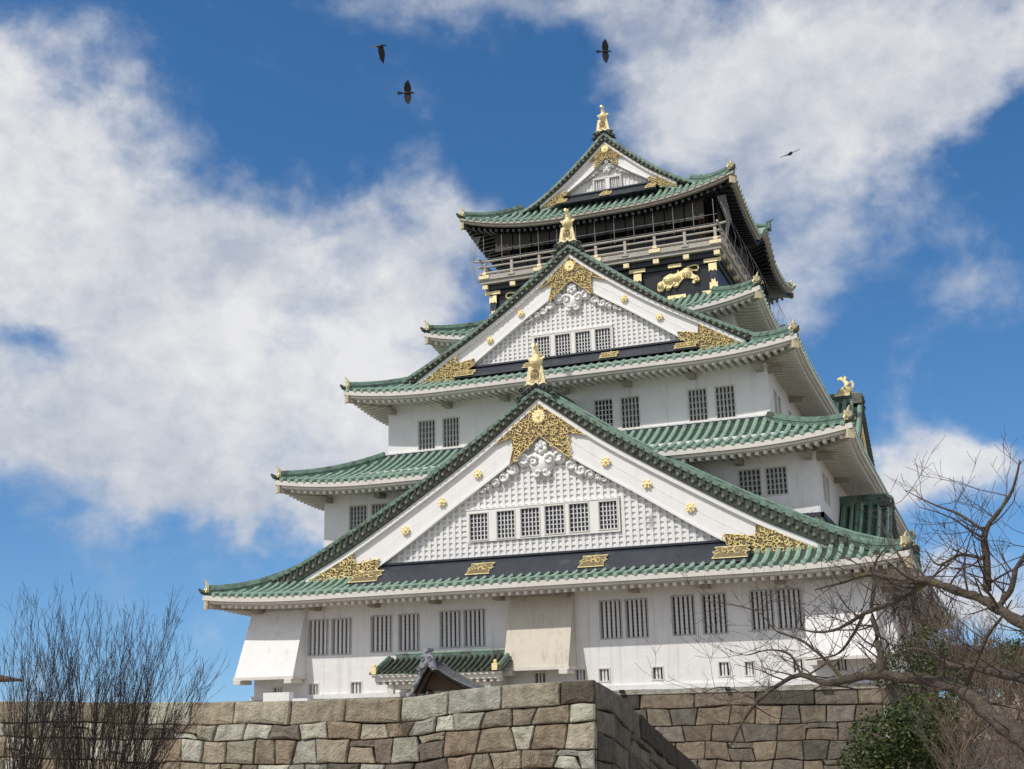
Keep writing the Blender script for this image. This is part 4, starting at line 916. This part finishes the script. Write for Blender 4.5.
# low dry twigs at the foot of the rampart and a tuft on its face
def twig_mass(name,c,rx,ry,rz,n,mat_,label,cat,rng,L=.5,r=.006,up=.4,lev=1):
    root=MB(Matrix.Translation(-Vector(c)))
    for i in range(n):
        a=rng.uniform(0,6.28);q=rng.random()**.5
        p=Vector(c)+Vector((rx*q*math.cos(a),ry*q*math.sin(a),rng.uniform(-rz,rz*.7)))
        d=Vector((rng.uniform(-1,1),rng.uniform(-1,1),rng.uniform(-.2,1)+up)); grow(root,p,d,L*rng.uniform(.6,1.4),r,lev,rng,up,.6,4,(1,3),.2,.003,.6)
    o=root.build(name,mat_); o.location=c; tag(o,label,cat); return o
c=(7.5,-47,-5.55); twig_mass('dry_bush',(c[0],-47,c[2]-.3),.95,.4,.45,70,'twig','thin dry brush at the foot of the rampart below its right corner','bush',rng,.45,.005)
c=(3.89,-45.4,-4.5); twig_mass('dry_tuft',(c[0],-45.4,c[2]),.16,.06,.14,45,'twig','small dry tuft of weeds growing out of the rampart face','weed tuft',rng,.18,.004,.5,1)
# --- bare cherry tree on the right
tree=empty('bare_tree',(21.07,-60,-7.75)); tl=tree.location.copy(); tag(tree,'large leafless tree with dark crooked limbs reaching in from the right edge','tree')
LIMB=[([(21.09,-60,-7.64),(21.13,-60,-6.51),(21.02,-60,-5.7),(20.7,-60,-5.1)],[.30,.26,.22,.17]),
 ([(20.7,-60,-5.1),(20.05,-59.5,-4.62),(19.65,-59,-4.29),(19.34,-58.6,-3.98),(18.99,-58.2,-3.83),(18.54,-57.8,-3.76),(18.01,-57.4,-3.68),(17.51,-57.1,-3.74),(17.13,-56.8,-3.77),(16.76,-56.5,-3.63),(16.35,-56.2,-3.76),(15.92,-56,-4.03),(15.59,-55.8,-4.38),(15.32,-55.6,-4.77)],[.17,.14,.125,.115,.11,.10,.09,.075,.06,.05,.042,.034,.025,.012]),
 ([(21.02,-60,-5.7),(20.84,-60.3,-4.37),(20.47,-60.6,-3.5),(20.21,-60.6,-3.19),(19.92,-60.4,-2.94),(19.73,-60.2,-2.78),(19.41,-60,-2.64),(19.08,-59.8,-2.47),(18.85,-59.6,-2.45),(18.54,-59.4,-2.37),(18.22,-59.2,-2.28),(17.82,-59,-2.36),(17.4,-58.8,-2.43)],[.16,.12,.095,.085,.078,.072,.066,.058,.05,.042,.034,.024,.012]),
 ([(20.92,-60,-5.23),(20.7,-59,-4.12),(20.36,-58.6,-3.9),(20.17,-58.4,-3.83),(19.83,-58,-3.72),(19.47,-57.6,-3.61),(19.17,-57.3,-3.57),(18.87,-57,-3.35),(18.48,-56.7,-3.26)],[.13,.10,.09,.085,.075,.06,.048,.03,.014]),
 ([(19.41,-60,-2.64),(19.57,-60,-2.73),(19.83,-60.2,-2.55),(19.82,-60.2,-2.68),(19.86,-60.2,-2.28),(19.88,-60.3,-1.92),(20.07,-60.4,-1.69),(20.28,-60.5,-1.41),(20.42,-60.6,-1.04)][3:],[.06,.055,.045,.034,.022,.010]),
 ([(19.08,-59.8,-2.47),(18.94,-59.5,-2.52),(18.71,-59.2,-2.62),(18.43,-59,-2.72),(18.09,-58.8,-2.81),(17.67,-58.5,-3),(17.32,-58.3,-3.03),(16.95,-58.1,-2.94)],[.055,.05,.045,.04,.035,.028,.02,.01]),
 ([(18.14,-57.5,-3.66),(18.13,-57.4,-3.36),(18.1,-57.3,-2.99),(18.05,-57.2,-2.68),(18.13,-57.2,-2.27),(18.16,-57.1,-1.93),(18.4,-57,-1.62)],[.06,.052,.045,.04,.032,.022,.01]),
 ([(17.51,-57.1,-3.74),(17.16,-57,-3.33),(16.84,-56.9,-3.07),(16.43,-56.8,-2.89),(16.1,-56.7,-2.54),(15.15,-56.6,-2.31)],[.035,.03,.024,.018,.012,.006]),
 ([(18.09,-58.8,-2.81),(17.82,-58.6,-3.18),(17.56,-58.4,-3.39),(17.08,-58.2,-3.44)],[.03,.024,.018,.008]),
 ([(19.88,-60.3,-1.92),(19.59,-60.2,-1.65),(19.22,-60.1,-1.44),(18.9,-60,-1.22)],[.03,.02,.012,.005]),
 ([(19.86,-60.2,-2.28),(19.53,-60.1,-2.18),(19.23,-60,-2.29),(19.08,-60,-2.05)],[.03,.022,.015,.006]),
 ([(19.92,-60.4,-2.94),(20.1,-60.4,-2.71),(20.2,-60.4,-2.45),(20.32,-60.4,-2.27),(20.57,-60.4,-1.82)],[.045,.04,.032,.026,.012]),
 ([(16.76,-56.5,-3.63),(16.59,-56.4,-3.29),(16.21,-56.3,-3.19),(15.79,-56.2,-3.26),(15.43,-56.1,-3.12)],[.026,.02,.015,.01,.005]),
 ([(15.92,-56,-4.03),(15.51,-55.9,-3.84),(15.14,-55.8,-3.79),(14.65,-55.7,-3.99)],[.02,.014,.01,.005]),
 ([(18.85,-59.6,-2.45),(18.71,-59.5,-2.08),(18.57,-59.4,-1.83),(18.48,-59.3,-1.45)],[.03,.022,.014,.006]),
 ([(19.34,-58.6,-3.98),(19.71,-58.8,-3.27),(19.94,-59,-3.01),(20.13,-59,-2.74)],[.04,.03,.02,.01]),
]
inv=Matrix.Translation(-tl); lb=MB(inv);tw=MB(inv);rng=random.Random(21)
for k,(pl,rr) in enumerate(LIMB):
    pl=[Vector(p) for p in pl]; P=[];Rr=[]
    for i in range(len(pl)-1):
        for j in range(4):
            q=j/4; a=pl[max(i-1,0)];b=pl[i];c=pl[i+1];d=pl[min(i+2,len(pl)-1)]
            P.append(.5*((2*b)+(c-a)*q+(2*a-5*b+4*c-d)*q*q+(3*b-a-3*c+d)*q**3)+Vector((rng.uniform(-1,1),rng.uniform(-1,1),rng.uniform(-1,1)))*rr[i]*.16)
            Rr.append((rr[i]*(1-q)+rr[i+1]*q)*rng.uniform(.75,1.02))
    P.append(pl[-1]);Rr.append(rr[-1]); lb.tube(P,Rr,8)
    if k==0: continue
    # side twigs
    L_=0
    for i in range(len(P)-1):
        L_+=(P[i+1]-P[i]).length
        x_far=P[i].x
        if L_>(.22 if k<4 else .13):
            L_=0; rr0=min(.018,Rr[i]*.4)
            for _ in range(2 if rng.random()<.45 else 1):
                d=Vector((rng.uniform(-1,.6),rng.uniform(-.7,.5),rng.uniform(-.45,.8)))
                grow(tw,P[i],d,rng.uniform(.4,1.05),max(.006,rr0),2,rng,.22,.75,4,(1,3),.25,.003,.62)
lb.build('limbs','bark',tree,smooth=True); tw.build('twigs','twig',tree)
# --- evergreens
def leafball(mb,c,rx,ry,rz,n,size,rng,shell=.5):
    for i in range(n):
        v=Vector((rng.gauss(0,1),rng.gauss(0,1),rng.gauss(0,1))).normalized()*(shell+(1-shell)*rng.random()**.6)
        k=1+.22*noise.noise(v*2.2+Vector((c[0],c[1],c[2])))
        p=Vector((c[0]+v.x*rx*k,c[1]+v.y*ry*k,c[2]+v.z*rz*k)); a=Vector((rng.uniform(-1,1),rng.uniform(-1,1),rng.uniform(-.6,.6))).normalized(); b=a.cross(Vector((rng.uniform(-1,1),rng.uniform(-1,1),rng.uniform(-1,1)))).normalized(); s=size*rng.uniform(.6,1.3)
        mb.add([p-a*s*.9,p-b*s*.42,p+a*s*.9,p+b*s*.42],[(0,1,2,3)])
def evergreen(name,base,top,lobes,n,size,mat_,label,cat,rng,tr=.12,group=None):
    root=empty(name,base); tag(root,label,cat,group); inv=Matrix.Translation(-Vector(base))
    t=MB(inv); b=Vector(base)
    t.tube([b,b.lerp(Vector(top),.5)+Vector((.1,0,0)),Vector(top)],[tr,tr*.7,tr*.3],7)
    for c,r in lobes: t.tube([b.lerp(Vector(top),.35),Vector(c)],[tr*.45,tr*.12],5)
    t.build('trunk','bark',root); m_=MB(inv)
    tot=sum(r[0]*r[2] for c,r in lobes)
    for c,r in lobes: leafball(m_,c,r[0],r[1],r[2],int(n*r[0]*r[2]/tot),size,rng)
    m_.build('crown',mat_,root)
rng=random.Random(8)
def LB(L,y): return [(p,r) for p,r in L]
L1=[([(16.95,-44,-5.07)][0],(.95,1.0,.8)),([(17.88,-44.5,-4.71)][0],(1.0,1.0,.85)),([(16.52,-44,-5.68)][0],(.8,1.0,.6)),([(18.38,-44,-5.33)][0],(.8,1.0,.7)),([(17.49,-44,-5.81)][0],(1.2,1,.9)),([(18.82,-44,-4.61)][0],(.8,1.0,.7))]
bs=[(17.54,-44,-6.53)][0]
evergreen('evergreen_tree',(bs[0],-44,-7.6),(bs[0],-44,-4.2),L1,10500,.07,'leaf','dense dark green evergreen at the right corner of the stone base','tree',rng,.14)
L2=[([(17.37,-40,-3.21)][0],(.9,.8,.7)),([(17.97,-40,-2.72)][0],(.7,.7,.8)),([(16.8,-40,-3.3)][0],(.5,.6,.5)),([(18.31,-40,-3.43)][0],(.9,.8,.6))]
bs=[(17.77,-40,-4.66)][0]
evergreen('evergreen_tree',(bs[0],-40,-7.6),(bs[0],-40,-3.2),L2,2600,.07,'leaf','sparse olive green tree behind the bare limbs, close to the right wall of the keep','tree',rng,.10)
# brown brush filling the lower right
for (u,v,y,rx,rz,n,lab) in [(995,740,-50,1.2,1.0,330,'tangled brown leafless bush at the lower right edge, beside the dark evergreen'),(985,690,-36,2.3,1.3,420,'pale brown leafless bush behind the limbs at right, below the tree line'),(1045,700,-44,1.8,1.5,330,'dense grey brown bush at the extreme right edge')]:
    pass
c=(19.67,-50,-5.02); twig_mass('brown_bush',(c[0],-50,c[2]-.2),1.15,.9,.9,300,'drytwig','tangled brown leafless bush at the lower right, beside the dark evergreen','bush',rng,.75,.009,.5,2)
c=(19.54,-36,-4.17); twig_mass('brown_bush',(c[0],-36,c[2]-.2),2.6,1.2,1.3,420,'drytwig','pale brown leafless bush behind the limbs at right, below the far tree line','bush',rng,.95,.013,.5,2)
c=(17.53,-34,-1.78); twig_mass('bare_bush',(c[0],-34,c[2]),1.25,.8,1.5,300,'shrubtwig','tall tangled bare bush added to darken the shaded right side of the keep','bush',rng,.9,.014,.55,2)  # added twigs, standing in for the deep shade on this flank
c=(18.79,-38,-2.98); twig_mass('bare_bush',(c[0],-38,c[2]),1.5,.8,.9,260,'drytwig','low tangled bare bush just behind the lowest thick limb of the leafless tree','bush',rng,.8,.012,.5,2)
# --- far wooded rise beyond the keep
hill=MB(); hill.grid([[(20+i*12,70+j*25,-7.6+(9.0 if j in(1,2) else 0)*(.5+.5*math.sin(min(i,4)/4*1.57))) for j in range(4)] for i in range(11)]); plain(hill.build('hill','ground'))
k=0
labs=['low rounded olive tree on the far rise, first beyond the keep','dark green conical tree on the far rise beside the olive one','broad brownish green tree in the middle of the far tree line','dull green tree with an uneven top near the right of the tree line','pale olive tree second from the right edge in the far tree line','dark spreading tree at the right edge of the far tree line','low brown green tree filling the gap in front of the far tree line','small grey green tree at the foot of the far rise']
for (u,v,y,r) in [(950,662,60,2.6),(968,656,64,2.2),(985,660,62,3.0),(1003,656,66,2.6),(1018,662,60,2.8),(1036,652,64,3.6),(975,678,50,3.4),(1010,682,50,3.6)]:
    pass
FT=[([(15.22,60,-1.15)][0],2.4),([(16.97,64,-0.5)][0],2.0),([(18.66,62,-0.81)][0],2.8),([(20.58,66,-0.37)][0],2.3),([(22.03,60,-0.87)][0],2.6),([(24.06,64,0.07)][0],3.2),([(17.56,50,-2.91)][0],3.4),([(20.71,50,-3.37)][0],3.6)]
for (c,r),lb_ in zip(FT,labs):
    lob=[((c[0]+rng.uniform(-.6,.6)*r,c[1]+rng.uniform(-.4,.4)*r,c[2]+rng.uniform(-.35,.55)*r),(r*rng.uniform(.45,.7),r*.6,r*rng.uniform(.4,.65))) for _ in range(6)]
    evergreen('far_tree',(c[0],c[1],-5),(c[0],c[1],c[2]),lob,2600,.20,'leafdark',lb_,'tree',rng,.25,'trees on the far rise')
